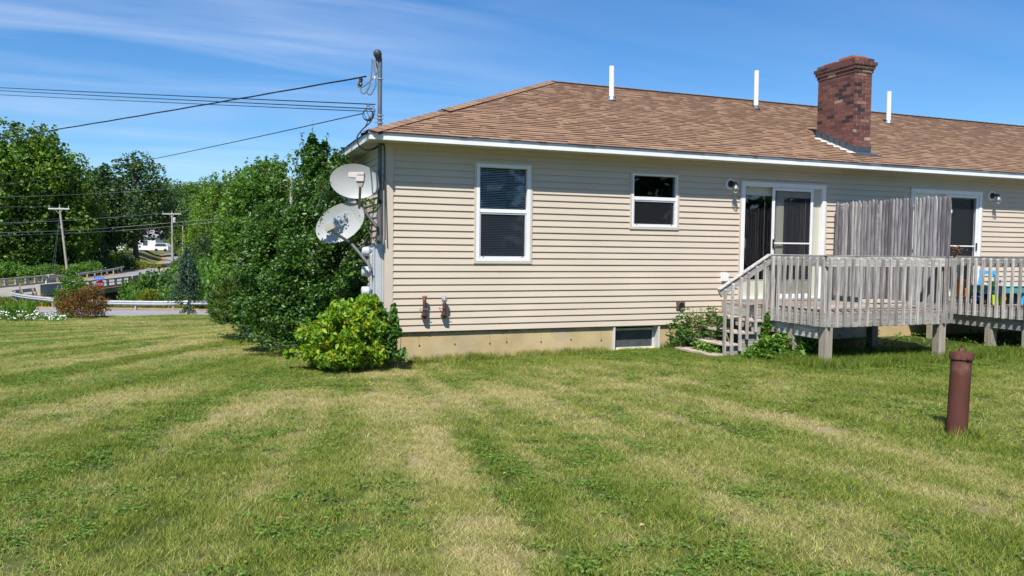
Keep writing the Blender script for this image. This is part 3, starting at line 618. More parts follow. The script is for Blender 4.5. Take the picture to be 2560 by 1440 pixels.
tabs(b, lambda s: (xa + s * k_, min(xb - s * k_, 26)), lambda x, s, h: (x, ya + s * CA - h * SA, z0 + s * SA + h * CA), SL, 0)
tabs(b, lambda s: (ya + s * k_, yb - s * k_), lambda y, s, h: (xa + s * CA - h * SA, y, z0 + s * SA + h * CA), SL, 1)
b.build('shingles', SHING, roof)
# ridge and hip caps standing slightly proud, gap shadow below painted as a near-black strip
def caps(p, q, up, side, b, bd, lift=.02):
    p = Vector(p); q = Vector(q); d = (q - p); L_ = d.length; d.normalize(); nn = int(L_ / .2); up = Vector(up).normalized(); sd = Vector(side).normalized(); s2 = d.cross(up).normalized()
    if s2.dot(sd) < 0: s2 = -s2
    for i in range(nn):
        a = p + d * (i * .2); c = a + d * .23; h0, h1 = lift + .012, lift + .003; w_ = .15
        V = []
        for e, h in ((a, h0), (c, h1)):
            V += [e - s2 * w_ + up * (h - w_ * .30), e + up * h, e + s2 * w_ + up * (h - w_ * .30)]
        b.add(V, [(0, 1, 4, 3), (1, 2, 5, 4)], random.random() * .7 + .1)
        V2 = [v - up * .008 for v in V[:3]] + V[:3]; b.add(V2, [(0, 3, 4, 1), (1, 4, 5, 2)], .2)
    V = [p + s2 * .145 + up * (lift - .043), q + s2 * .145 + up * (lift - .043), q + s2 * .145 - up * .055, p + s2 * .145 - up * .055, p - s2 * .145 + up * (lift - .043), q - s2 * .145 + up * (lift - .043), q - s2 * .145 - up * .055, p - s2 * .145 - up * .055]
    bd.add(V, [(0, 1, 2, 3), (4, 7, 6, 5)])
b = MB(); bd = MB()
caps(E_, F_, (0, 0, 1), (0, -1, 0), b, bd, .028)
hn = (Vector((0, -SA, CA)) + Vector((-SA, 0, CA))).normalized()
Ev = Vector(E_); Av = Vector(A); mid = Av + (Ev - Av) * .30
caps(A, mid, hn, (1, -1, 0), b, bd, .022); caps(mid, E_, hn, (1, -1, 0), b, bd, .034)
b.build('ridge_cap', SHING, roof); bd.build('ridge_gap_shadow', DARKV, roof)
def roof_z(y): return z0 + (y - ya) * SLOPE
# vent pipes
for x, y, top in ((5.258, 3.11, 5.05), (9.242, 3.55, 5.41), (12.964, 3.27, 5.19), (18.5, 3.3, 5.2)):
    rz = roof_z(y); b = MB(); b.tube([(x, y, rz - .1), (x - .01, y, top)], .053, 14); v = b.build('vent_pipe', PVC, house, True)
    b = MB(); b.lathe([(.10, 0), (.075, .03), (.062, .07), (.06, .085)], (x, y, rz + .0), (0, 0, 1), 14); b.box(x - .13, x + .16, y - .17, y + .1, rz - .12, rz - .11)
    b.build('pipe_flashing', GALV if x != 9.242 else DARKS, v, True)
# chimney
cx0, cx1, cy0, cy1, ct = 8.93, 9.36, .27, 1.23, 4.975
ch = MB(); zb = roof_z(cy0) - .15; ch.box(cx0 + .006, cx1 - .006, cy0 + .006, cy1 - .006, zb, ct - .02)
chim = ch.build('chimney', MORTAR, roof)
b = MB(); BH = .0677
def course(x0, x1, y0, y1, z, odd, h=BH - .010):
    Lb = .195; g = .010
    for side in range(4):
        if side in (0, 2): l0, l1 = x0, x1
        else: l0, l1 = y0 + .002, y1 - .002
        t = l0 + (0 if (odd + side) % 2 else .09) ; first = True
        if (odd + side) % 2 == 0: segs = [(l0 + .0, l0 + .09 - g)]
        else: segs = []
        s = l0 + (.09 if (odd + side) % 2 == 0 else 0)
        while s < l1 - .02: segs.append((s, min(s + Lb, l1))); s += Lb + g
        for a0, a1 in segs:
            if a1 - a0 < .015: continue
            if side == 0: b.box(a0, a1, y0, y0 + .05, z, z + h)
            elif side == 2: b.box(a0, a1, y1 - .05, y1, z, z + h)
            elif side == 1: b.box(x0 - .001, x0 + .049, a0, a1, z, z + h)
            else: b.box(x1 - .05, x1 + .001, a0, a1, z, z + h)
z = zb; i = 0
while z < ct - 4 * BH: course(cx0, cx1, cy0, cy1, z, i); z += BH; i += 1
for e in (.018, .042, .065, .02): course(cx0 - e, cx1 + e, cy0 - e, cy1 + e, z, i); z += BH; i += 1
b.build('brickwork', BRICKM, chim)
b = MB(); zc = z - .02
for e, q in ((.018, z - 4 * BH), (.042, z - 3 * BH), (.065, z - 2 * BH), (.02, z - BH)): b.box(cx0 - e + .006, cx1 + e - .006, cy0 - e + .006, cy1 + e - .006, q - .009, q + BH - .012)
b.build('mortar_cap', MORTAR, chim)
b = MB(); b.box(cx0 + .04, cx1 - .04, cy0 + .10, cy0 + .46, z - .05, z + .055); b.box(cx0 + .05, cx1 - .05, cy0 + .56, cy0 + .88, z - .05, z + .03); b.build('flue_tile', CLAY, chim)
b = MB()
for k in range(6):   # stepped lead flashing on the side, apron at the front
    y0_, y1_ = cy0 - .02 + k * .165, cy0 - .02 + (k + 1) * .165; zz = roof_z(y0_) + .16
    b.prism([(cx0 - .010, y0_, roof_z(y0_) - .01), (cx0 - .010, y1_ + .01, roof_z(y1_)), (cx0 - .010, y1_ + .01, zz + .05), (cx0 - .010, y0_, zz)], (.008, 0, 0))
    b.box(cx1 + .002, cx1 + .010, y0_, y1_, roof_z(y0_), zz)
b.box(cx0 - .012, cx1 + .012, cy0 - .014, cy0 - .002, roof_z(cy0) - .03, roof_z(cy0) + .13)
b.prism([(cx0 - .12, cy0 - .19, roof_z(cy0 - .19) + .018), (cx1 + .12, cy0 - .19, roof_z(cy0 - .19) + .018), (cx1 + .08, cy0, roof_z(cy0) + .02), (cx0 - .08, cy0, roof_z(cy0) + .02)], (0, 0, .006))
b.build('chimney_flashing', LEAD, chim)
b = MB()
for k in range(6):
    y0_ = cy0 - .1 + k * .17; b.prism([(cx0 - .22, y0_, roof_z(y0_) + .02), (cx0, y0_, roof_z(y0_) + .02), (cx0, y0_ + .13, roof_z(y0_ + .13) + .024), (cx0 - .16, y0_ + .10, roof_z(y0_ + .10) + .024)], (0, 0, .006))
b.build('flashing_tabs', mk('pale_metal', (.55, .53, .5), .6, .1), chim)

# ---- windows
def frame_ring(b, x0, x1, z0_, z1_, w_, ya_, yb_, a=.5):
    b.box(x0, x0 + w_, ya_, yb_, z0_, z1_, a); b.box(x1 - w_, x1, ya_, yb_, z0_, z1_, a); b.box(x0 + w_, x1 - w_, ya_, yb_, z0_, z0_ + w_, a); b.box(x0 + w_, x1 - w_, ya_, yb_, z1_ - w_, z1_, a)
def window(x0, x1, z0_, z1_, split, blinds, lw):
    b = MB(); frame_ring(b, x0 - .005, x1 + .005, z0_ - .005, z1_ + .005, .034, -.03, .0); wdw = b.build('window', TRIMB, house, bevel=.002)
    b = MB(); i0, i1, j0, j1 = x0 + .03, x1 - .03, z0_ + .03, z1_ - .03
    frame_ring(b, i0, i1, j0, j1, lw, -.028 - .004, .09); b.box(i0 + lw, i1 - lw, -.020, .05, split - .028, split + .028)
    b.build('window_frame', WHITE, wdw, bevel=.003)
    b = MB(); frame_ring(b, i0 + lw, i1 - lw, j0 + lw, split - .028, .024, -.010, .03); b.build('sash', mk('sash_vinyl', (.55, .56, .57), .45, .03), wdw, bevel=.002)
    for xx in (i0 + lw + .07, i1 - lw - .07): b = MB(); b.box(xx - .009, xx + .009, -.016, -.008, j0 + lw + .004, j0 + lw + .022); b.build('screen_clip', DARKS, wdw)
    b = MB(); b.box(i0 + lw, i1 - lw, .030, .034, split, j1 - lw); b.box(i0 + lw + .02, i1 - lw - .02, .040, .044, j0 + lw, split); b.build('pane', GLASS, wdw)
    b = MB(); b.box(i0 + lw + .02, i1 - lw - .02, .004, .006, j0 + lw + .02, split - .02); b.build('insect_screen', SCREEN, wdw)
    if blinds:
        b = MB(); zz = j0 + lw + .02
        while zz < j1 - lw: b.prism([(i0 + lw + .006, .062, zz), (i0 + lw + .006, .074, zz + .014), (i0 + lw + .006, .0748, zz + .0145), (i0 + lw + .006, .0628, zz + .0005)], (i1 - i0 - 2 * lw - .012, 0, 0)); zz += .0268
        for xx in (i0 + .2, i1 - .2): b.tube([(xx, .060, j0 + lw), (xx, .060, j1 - lw)], .0012, 4)
        b.tube([(i1 - lw - .11, .056, split + .1), (i1 - lw - .10, .056, j1 - lw)], .003, 5)
        b.build('blind', BLIND, wdw)
    # dark room behind
    b = MB(); b.add([(x0, .1, z0_), (x1, .1, z0_), (x1, .1, z1_), (x0, .1, z1_), (x0 - .5, 2.5, z0_ - .6), (x1 + .5, 2.5, z0_ - .6), (x1 + .5, 2.5, z1_ + .1), (x0 - .5, 2.5, z1_ + .1)], [(4, 5, 6, 7), (0, 4, 7, 3), (1, 2, 6, 5), (0, 1, 5, 4), (3, 7, 6, 2)]); b.build('room', ROOM, wdw)
    return wdw
tag(window(*OPEN[0], 1.845, True, .055), 'tall double hung window with closed blinds')
tag(window(*OPEN[1], 2.125, False, .030), 'small double hung window without blinds')
window(*OPEN[4], 1.84, True, .055); window(*OPEN[5], 2.1, False, .03)
# basement window
b = MB(); x0, x1, z0_, z1_ = bw; b.box(x0, x0 + .03, -.005, .26, z0_, z1_); b.box(x1 - .03, x1, -.005, .26, z0_, z1_); b.box(x0, x1, .05, .3, z1_ - .0, -.004); base = b.build('basement_window', mk('aged_white', (.60, .59, .55), .6, .12, 5, dirt=(.40, .36, .28), dscale=5, dthr=.6), house)
b = MB(); frame_ring(b, x0 + .035, x1 - .035, z0_ + .01, z1_ - .035, .035, .12, .17); b.build('window_frame', mk('aged_frame', (.52, .52, .49), .6, .12, 5), base, bevel=.003)
b = MB(); b.prism([(x0 + .03, .03, z0_ - .01), (x0 + .03, .12, z0_ + .03), (x0 + .03, .2, z0_ + .03), (x0 + .03, .2, z0_ - .01)], (x1 - x0 - .06, 0, 0)); b.build('window_sill', mk('peeling_sill', (.62, .5, .3), .8, .25, 20, dirt=(.36, .16, .06), dscale=14, dthr=.5), base)
b = MB(); b.box(x0 + .07, x1 - .07, .146, .15, z0_ + .04, z1_ - .07); b.build('pane', GLASS, base)
b = MB(); b.box(x0 + .069, x1 - .069, .140, .1445, z0_ + .02, z1_ - .069); b.build('dusty_pane', mk('dusty_dark', (.060, .068, .072), .7, .35, 6, dirt=(.26, .27, .27), dscale=34, dthr=.60), base)
# ---- sliding patio doors
def patio(x0, x1, z0_, z1_, variant):
    b = MB(); frame_ring(b, x0 - .01, x1 + .01, z0_ - .01, z1_ + .012, .03, -.030, .0); b.build
    dr = b.build('patio_door', TRIMB, house)
    b = MB(); f0, f1 = x0 + .02, x1 - .02; g1 = z1_ - .018
    b.box(f0, f0 + .075, -.034, .12, z0_, g1); b.box(f1 - .075, f1, -.034, .12, z0_, g1); b.box(f0 + .075, f1 - .075, -.034, .12, g1 - .075, g1); b.box(f0 + .075, f1 - .075, -.02, .12, z0_, z0_ + .045)
    b.build('door_frame', WHITE, dr, bevel=.004)
    i0, i1, j0, j1 = f0 + .075, f1 - .075, z0_ + .045, g1 - .075; m_ = (i0 + i1) / 2
    def panel(a0, a1, y, mat, nm, st=.085, rail=.13, brail=.30):
        b = MB(); b.box(a0, a0 + st, y, y + .035, j0, j1); b.box(a1 - st, a1, y, y + .035, j0, j1); b.box(a0 + st, a1 - st, y, y + .035, j0, j0 + brail); b.box(a0 + st, a1 - st, y, y + .035, j1 - rail, j1)
        for (q0, q1, r0, r1) in ((a0 + st, a0 + st + .012, j0 + brail, j1 - rail), (a1 - st - .012, a1 - st, j0 + brail, j1 - rail)): b.box(q0, q1, y - .006, y, r0, r1)
        b.box(a0 + st, a1 - st, y - .006, y, j1 - rail - .012, j1 - rail); b.box(a0 + st, a1 - st, y - .006, y, j0 + brail, j0 + brail + .012)
        p = b.build(nm, mat, dr, bevel=.002); b = MB(); b.box(a0 + st, a1 - st, y + .015, y + .019, j0 + brail, j1 - rail); b.build('pane', GLASS, p); return p
    if variant == 0:
        panel(i0 - .03, m_ + .05, .075, ALMOND, 'sliding_panel', st=.045, rail=.14); panel(m_ - .12, i1, .035, ALMOND, 'fixed_panel', st=.14, rail=.16)
        s0, s1 = i0 + .60, i1 - .20
    else:
        panel(i0, m_ + .04, .075, WHITE, 'sliding_panel', st=.06, rail=.1); panel(m_ - .04, i1, .035, WHITE, 'fixed_panel', st=.05, rail=.06, brail=.1)
        s0, s1 = m_ - .03, i1 - .01
    b = MB(); y = -.018
    b.box(s0, s0 + .055, y, y + .02, j0 + .005, j1 - .004); b.box(s1 - .055, s1, y, y + .02, j0 + .005, j1 - .004); b.box(s0 + .055, s1 - .055, y, y + .02, j1 - .055, j1 - .004); b.box(s0 + .055, s1 - .055, y, y + .02, j0 + .005, j0 + .055)
    b.box(s0 + .055, s1 - .055, y, y + .018, j0 + .96, j0 + .985)
    s = b.build('screen_door', WHITE, dr, bevel=.002)
    b = MB(); b.box(s0 + .05, s1 - .05, y + .009, y + .011, j0 + .05, j1 - .05); b.build('insect_screen', SCREEN, s)
    hx = s0 if variant == 0 else s1 - .055
    b = MB(); b.box(hx + .015, hx + .04, y - .022, y, j0 + .88, j0 + 1.04); b.build('door_handle', BLACK, s, bevel=.003)
    b = MB(); b.add([(x0, .12, z0_), (x1, .12, z0_), (x1, .12, z1_), (x0, .12, z1_), (x0 - .8, 3.6, z0_), (x1 + .8, 3.6, z0_), (x1 + .8, 3.6, z1_ + .1), (x0 - .8, 3.6, z1_ + .1)], [(4, 5, 6, 7), (0, 4, 7, 3), (1, 2, 6, 5), (0, 1, 5, 4), (3, 7, 6, 2)]); b.build('room', ROOM, dr)
    return dr, i0, i1, j0, j1
d1_, i0, i1, j0, j1 = patio(*OPEN[2], 0); tag(d1_, 'almond panelled sliding door behind a half open screen')
b = MB()
for k in range(9):
    x = i0 + .92 + k * .035 + .004 * math.sin(k * 5); b.prism([(x, .30 + .02 * (k % 2), j0 + .02), (x + .034, .31 + .02 * ((k + 1) % 2), j0 + .02), (x + .034, .318 + .02 * ((k + 1) % 2), j0 + .02), (x, .308 + .02 * (k % 2), j0 + .02)], (0, 0, j1 - j0 - .1))
b.build('curtain', mk('grey_curtain', (.34, .35, .38), .8, .1), d1_)
b = MB(); b.box(i0 + .02, i0 + .035, .05, .07, j0 + .75, j0 + 1.15); b.tube([(i0 + .03, .02, j0 + .86), (i0 + .03, -.01, j0 + .9), (i0 + .03, -.01, j0 + 1.02), (i0 + .03, .02, j0 + 1.06)], .008, 6); b.build('door_handle', GALV, d1_)
d2_, i0, i1, j0, j1 = patio(*OPEN[3], 1); tag(d2_, 'white sliding door partly behind the picket screen')
b = MB(); b.box(i1 - .32, i1 - .19, .5, .55, j0, j0 + 1.25); b.prism([(i1 - .32, .5, j0 + 1.25), (i1 - .19, .5, j0 + 1.25), (i1 - .19, .5, j0 + 1.5)], (0, .05, 0)); b.build('inner_post', BROWN, d2_)
patio(*OPEN[6], 0)
for q0, q1 in ((6.13, 8.12), (10.1, 12.1)): b = MB(); b.box(q0, q1, -.07, -.005, .385, .425); b.build('threshold_board', WX, house)
# ---- small wall fittings, each a part of the house
b = MB(); b.box(4.905, 5.07, -.035, 0, .25, .40); b.lathe([(.058, 0), (.058, .028), (.048, .028), (.048, -.02)], (4.985, -.035, .328), (0, -1, 0), 18); v = b.build('dryer_vent', mk('brown_vent', (.12, .075, .07), .5, .1), house, bevel=.004)
b = MB(); b.lathe([(.046, 0), (.046, .002)], (4.985, -.064, .328), (0, -1, 0), 18); b.build('vent_opening', BLACK, v)
b = MB(); b.box(5.80, 5.925, -.03, 0, .735, .885); b.prism([(5.815, -.03, .875), (5.815, -.085, .862), (5.815, -.085, .742), (5.815, -.03, .742)], (.10, 0, 0)); b.build('outlet_box', WHITE, house, bevel=.004)
for (x, zt, cap) in ((.462, .545, 0), (.768, .50, 1)):
    y = -.115; t = root('oil_pipe', ('rusty oil fill pipe with flat orange cap standing nearest the house corner', 'rusty oil vent pipe topped with grey mushroom cap right of the other pipe')[cap], 'pipe', (x, y, .23))
    b = MB(); b.tube([(x, .0, .235), (x, y + .04, .235), (x, y + .012, .243), (x, y, .27), (x, y, zt - .02)], [.03, .032, .033, .031, .0265], 12); b.lathe([(.036, 0), (.036, .05)], (x, y + .055, .235), (0, -1, 0), 12); b.lathe([(.034, 0), (.034, .045)], (x, y, .25), (0, 0, 1), 12)
    b.build('pipe', RUST, t, True)
    b = MB(); b.tube([(x - .055, -.004, .352), (x - .03, y - .01, .35), (x, y - .034, .35), (x + .03, y - .01, .35), (x + .055, -.004, .352)], .005, 6); b.box(x - .05, x + .05, y - .036, y - .03, .345, .357); b.build('strap', GALV if not cap else RUST, t)
    b = MB()
    if cap: b.lathe([(.03, -.02), (.03, .0), (.044, .01), (.046, .04), (.036, .07), (.02, .078)], (x, y, zt - .045), (0, 0, 1), 16); b.lathe([(.02, 0), (.018, .012), (.01, .016)], (x, y - .044, zt - .018), (0, -1, 0), 10); b.build('pipe_cap', GALV, t, True)
    else: b.lathe([(.030, -.03), (.030, 0), (.040, .002), (.040, .018), (.034, .024)], (x, y, zt - .02), (0, 0, 1), 16); b.build('pipe_cap', mk('orange_rust', (.30, .15, .07), .8, .15), t, True)
for (x, z_, lb) in ((5.94, 2.43, 'round wall light with clear jar shade between small window and patio door'), (12.31, 2.447, 'round wall light with clear jar shade right of the far patio door')):
    t = root('wall_light', lb, 'wall light', (x, -.02, z_), 'porch lights on the front wall')
    b = MB(); b.lathe([(.098, .0), (.098, .03), (.092, .034)], (x, -.01, z_), (0, -1, 0), 22); b.build('mounting_plate', WHITE, t, True)
    b = MB(); b.lathe([(.062, 0), (.060, .02), (.030, .045)], (x, -.044, z_), (0, -1, 0), 20); b.tube([(x, -.07, z_), (x, -.14, z_ + .01), (x, -.17, z_ + .005), (x, -.185, z_ - .02)], [.024, .022, .026, .036], 10); b.build('lamp_holder', BLACK, t, True)
    b = MB(); b.lathe([(.036, 0), (.044, -.03), (.050, -.07), (.045, -.115), (.022, -.14), (.006, -.145)], (x, -.185, z_ - .02), (0, 0, 1), 16); b.build('jar_shade', CLEARG, t, True)
    b = MB(); b.lathe([(.012, 0), (.014, -.02), (.027, -.05), (.026, -.07), (.008, -.09)], (x, -.185, z_ - .02), (0, 0, 1), 12); b.build('bulb', mk('bulb_glass', (.7, .68, .62), .2, .02), t, True)

# ================================================================== SERVICE MAST, METERS, DISHES
mx_, my_ = -.175, .10
t = root('service_mast', 'grey steel electric service mast rising through the eave at the house corner', 'mast', (mx_, my_, 1.31))
b = MB(); b.tube([(mx_, my_, 1.31), (mx_, my_, 2.62), (mx_ - .0, my_ , 4.0)], .031, 14); b.build('mast_pipe', CONDUIT, t, True)
b = MB(); b.tube([(mx_, my_, 2.93), (mx_, my_, 4.02)], .0325, 14); b.build('mast_upper', mk('dull_steel', (.15, .17, .20), .45, .2, 5, metal=.3), t, True)
b = MB(); b.tube([(mx_, my_, 1.9), (mx_, my_, 2.0)], .036, 12); b.tube([(mx_, my_, 1.33), (mx_, my_, 1.96)], .036, 12); b.build('conduit_sleeve', DARKS, t, True)
hd = MB(); hx, hy, hz = mx_ - .04, my_ - .03, 4.02
hd.lathe([(.042, -.03), (.05, .02), (.062, .06), (.06, .095), (.04, .12), (.012, .13)], (hx + .02, hy + .02, hz), (-.35, -.3, 1), 16); hd.build('weatherhead', mk('dark_cast', (.05, .05, .055), .5, .15), t, True)
for z_ in (3.08, 3.14, 3.19, 3.72): b = MB(); b.lathe([(.040, 0), (.040, .02)], (mx_, my_, z_), (0, 0, 1), 12); b.tube([(mx_ - .09, my_ - .02, z_ + .01), (mx_ + .06, my_, z_ + .01)], .006, 6); b.build('clamp', GALV, t)
b = MB(); b.lathe([(.012, 0), (.016, .02), (.01, .04)], (mx_ - .08, my_ - .02, 3.72), (0, 0, 1), 10); b.build('insulator', WHITE, t, True)
def curve(pts, n=8):
    return smooth_poly(np.array(pts, float), n).tolist()
MP = lambda px, py, D=11.55: P(px, py, D)
def mcable(name, lb, pts, r, mat, cat='cable', D=11.5, parent=None, group=None):
    b = MB(); b.tube(curve([MP(x, y, D) for x, y in pts]), r, 6); o = b.build(name, mat, parent, True)
    if not parent: tag(o, lb, cat, group)
    return o
for pts in ([(930, 147), (929, 175), (926, 200), (921, 222), (910, 234), (903, 230), (901, 219)], [(934, 150), (936, 172), (939, 200), (938, 215), (930, 232), (924, 237), (918, 232), (917, 222)], [(938, 148), (942, 165), (944, 178), (936, 192), (920, 207), (905, 218), (896, 217), (894, 209), (898, 202)]):
    mcable('drip_loop', None, pts, .0105, CABG, parent=t)
b = MB(); b.lathe([(.018, -.035), (.03, -.02), (.026, 0), (.032, .015), (.02, .035)], MP(902, 201), (.2, 0, 1), 8); b.lathe([(.02, -.03), (.032, -.01), (.02, .03)], MP(901, 212), (.5, 0, 1), 8); b.build('splice', BLACK, t, True)
# cable coil and lead down over the eave
b = MB()
for k in range(5):
    rr = .062 + .005 * math.sin(k * 2); cxp, cyp = 919 + k * .5, 286 + .5 * k
    b.tube([MP(cxp + math.cos(a) * (12.3 + k * .35), cyp + math.sin(a) * (13.5 + .3 * k), 11.45) for a in np.linspace(0, 6.283 * 1.02, 26)], .0055, 6)
for q in ([(926, 262), (916, 270), (918, 280), (924, 296)], [(930, 262), (938, 275), (932, 290), (920, 298)], [(908, 278), (918, 298), (931, 284)], [(916, 262), (929, 270), (938, 279)]): b.tube(curve([MP(x, y, 11.42) for x, y in q]), .0045, 5)
b.tube(curve([MP(*q) for q in ((931, 290, 11.45), (928, 302, 11.4), (918, 313, 11.3), (905, 325, 11.1), (894, 340, 10.9), (893, 352, 10.85), (900, 367, 10.9), (915, 374, 11.0), (932, 372, 11.3), (945, 365, 11.5), (956, 360, 11.45), (961, 368, 11.4), (962, 400, 11.4), (962.5, 500, 11.4), (963, 600, 11.4))]), .010, 6)
b.tube(curve([MP(*q) for q in ((921, 299, 11.42), (914, 315, 11.25), (903, 327, 11.05), (893, 343, 10.87), (894, 355, 10.82), (903, 370, 10.88), (918, 376, 11.0), (936, 372, 11.35), (947, 366, 11.5))]), .007, 6)
tag(b.build('cable_coil', CABLE, None, True), 'black coiled communication cable hanging from the mast and looping under the eave', 'cable')
def span(name, lb, p0, p1, sag, r, mat=CABLE, n=40, twist=0, group=None, k=6):
    p0 = np.array(p0, float); p1 = np.array(p1, float); b = MB()
    base = [p0 + (p1 - p0) * s - np.array([0, 0, 4 * sag * s * (1 - s)]) for s in np.linspace(0, 1, n)]
    if twist:
        for ph in (0, 2.1, 4.2):
            b.tube([q + np.array([0, math.cos(ph + i * twist), math.sin(ph + i * twist)]) * r * 1.35 for i, q in enumerate(base)], r, k)
    else: b.tube(base, r, k)
    return tag(b.build(name, mat, None, True), lb, 'cable', group)
span('service_drop', 'thick twisted power drop sloping down left from the mast top to the trees', MP(916, 191, 11.5), P(-1100, 455, 46), .55, .0058, n=300, twist=.42, k=5)
G = 'overhead cables running left from the house mast'
span('phone_cable', 'highest of the three near level thin cables running left from the mast', MP(938, 261, 11.5), P(-900, 165, 44), .10, .0082, group=G)
span('phone_cable', 'middle of the three near level thin cables running left from the mast', MP(932, 272, 11.5), P(-900, 163, 44.3), .14, .0075, group=G)
span('phone_cable', 'lowest of the three near level thin cables running left from the mast', MP(936, 279, 11.5), P(-900, 180, 44.6), .12, .0062, group=G)
span('phone_cable', 'single thin cable dropping left from the coil toward the far trees', MP(906, 284, 11.5), P(-160, 462, 70), .55, .0075, group=G, n=60)
# meters
t = root('meter_cabinet', 'pale grey triple electric meter cabinet beside the corner post', 'meter cabinet', (XC, .1, .39))
b = MB(); b.box(-.265, -.125, .02, .42, .40, 1.30); b.box(-.285, -.262, .005, .10, .43, 1.27); b.box(-.24, -.16, .012, .022, .44, 1.25); b.build('cabinet', ALUG, t, bevel=.006)
for z_ in (1.20, .90, .60):
    b = MB(); b.lathe([(.085, 0), (.085, .05), (.08, .055)], (-.265, .24, z_), (-1, 0, 0), 20); m1 = b.build('meter_ring', GALV, t, True)
    b = MB(); b.lathe([(.076, 0), (.074, .09), (.06, .10)], (-.315, .24, z_), (-1, 0, 0), 20); b.build('meter_cover', mk('meter_glass', (.55, .58, .60), .12, .05, spec=.8), m1, True)
for z_ in (1.06, .76): 
    b = MB(); b.prism([(-.29, .02, z_ - .13), (-.325, .02, z_ - .11), (-.325, .02, z_ + .09), (-.29, .02, z_ + .12)], (0, .09, 0)); b.build('breaker_door', mk('light_steel', (.55, .60, .64), .35, .03, metal=.3), t, bevel=.004)
b = MB(); b.box(-.28, -.12, .10, .36, -.45, .38); b.build('meter_conduit', GALV, t)
# dishes
def dish(label, c, nrm_, major, rx, ry, flat, boom0, boom1, lnb, mast, brk, stripes=False):
    c = Vector(c); n_ = Vector(nrm_).normalized(); u_ = Vector(major); u_ = (u_ - n_ * u_.dot(n_)).normalized(); v_ = n_.cross(u_)
    t = root('satellite_dish', label, 'satellite dish', c)
    rings, K = 9, 40; V = []; dep = .05
    for face in (0, 1):
        V.append(c - n_ * (dep + .012 * face))
        for i in range(1, rings + 1):
            q = i / rings
            for k in range(K):
                a = 2 * math.pi * k / K; rr = q
                if flat and abs(((a - flat + math.pi) % (2 * math.pi)) - math.pi) < .42:
                    rr = q * min(1, .93 / math.cos(((a - flat + math.pi) % (2 * math.pi)) - math.pi))
                V.append(c + u_ * rx * rr * math.cos(a) + v_ * ry * rr * math.sin(a) - n_ * (dep * (1 - rr * rr) + .012 * face * (1 if i < rings else 1)))
    Fs = []; M_ = 1 + rings * K
    for face in (0, 1):
        o = face * M_
        for k in range(K): Fs.append((o, o + 1 + k, o + 1 + (k + 1) % K))
        for i in range(rings - 1):
            for k in range(K): Fs.append((o + 1 + i * K + k, o + 1 + (i + 1) * K + k, o + 1 + (i + 1) * K + (k + 1) % K, o + 1 + i * K + (k + 1) % K))
    e = 1 + (rings - 1) * K
    for k in range(K): Fs.append((e + k, M_ + e + k, M_ + e + (k + 1) % K, e + (k + 1) % K))
    b = MB(); b.add(V, Fs, .5); rf = b.build('reflector', DISHG, t, True)
    b = MB(); b.tube([boom0, boom1], [.021, .017], 8); b.obox(boom0, boom1, .035, .028); b.build('feed_arm', ARMG, t)
    b = MB(); b.tube(mast, .025, 10); b.tube([mast[-1], c - n_ * .12], .03, 8); b.lathe([(.08, -.02), (.09, .01)], c - n_ * .10, n_, 14); b.build('dish_mast', DARKS, t, True)
    b = MB(); brk(b); b.build('wall_bracket', GALV, t)
    return t, rf, c, n_, u_, v_
c1 = P(888, 453, 11.35); toc = nrm(CAM - c1)
B1 = np.array([-.13, .25, 1.50]); A1 = P(895, 512, 11.42)
def brk1(b):
    b.lathe([(.055, 0), (.055, .012)], (XC - .016, .20, 1.50), (-1, 0, 0), 14); b.obox((XC - .03, .20, 1.56), (XC - .03, .20, 1.42), .09, .02)
    b.tube([P(898, 538, 11.42), (XC - .02, .30, 1.20)], .008, 6)
t1, rf, c_, n_, u_, v_ = dish('upper oval grey satellite dish with L shaped receiver and cut right edge', c1, toc + np.array([-.10, -.10, .10]), (CR[0], CR[1], -.06), .362, .252, 0.12, P(898, 520, 11.2), P(902, 440, 10.80), None, [(XC - .03, .20, 1.50), P(940, 565, 11.45), P(905, 520, 11.48), P(893, 500, 11.46)], brk1)
def billet(b, pts, D, th, back=CF):  # small housing drawn facing the viewer side, real depth th
    b.prism([P(x, y, D) for x, y in pts], back * th)
b = MB(); billet(b, [(871, 431), (874, 430), (909, 430), (910, 433), (909, 453), (890, 453), (889, 444), (873, 443), (870, 439)], 10.70, .09); l1 = b.build('receiver', mk('receiver_grey', (.52, .47, .44), .5, .04), t1, bevel=.003)
b = MB(); billet(b, [(890, 453), (909, 454), (904, 467), (895, 467)], 10.72, .07); b.build('receiver_neck', ARMG, l1)
text('receiver_logo', 'HUGHES', .026, DARKS, frame_mtx(P(901, 437, 10.694), CR, -CF), l1, .0005, 1.0)
c2 = P(850, 557, 11.4); toc2 = nrm(CAM - c2)
def brk2(b):
    b.obox(P(921, 650, 11.35), P(924, 672, 11.35), .06, .012); b.tube([P(924, 668, 11.35), P(930, 676, 11.4)], .008, 6)
    b.obox((XC - .16, .25, 1.0), P(922, 660, 11.36), .03, .03)
mj = Vector(CR * math.cos(R(33)) + CU * math.sin(R(33)))
t2, rf2, c_, n_, u_, v_ = dish('lower oval grey satellite dish with ribbed right edge and leaf shadows', c2, toc2 + np.array([-.28, -.10, .22]), mj, .385, .262, 0, P(871, 604, 11.25), P(826, 574, 10.85), None, [P(921, 661, 11.36), P(898, 632, 11.4), P(872, 602, 11.5), P(862, 585, 11.55)], brk2)
b = MB(); billet(b, [(812, 562), (831, 554), (837, 567), (836, 570), (818, 579), (812, 576)], 10.80, .10); l2 = b.build('receiver', mk('receiver_tan', (.36, .34, .28), .5, .04), t2, bevel=.003)
b = MB(); billet(b, [(817, 579), (826, 576), (822, 585)], 10.82, .05); b.build('receiver_neck', ARMG, l2)
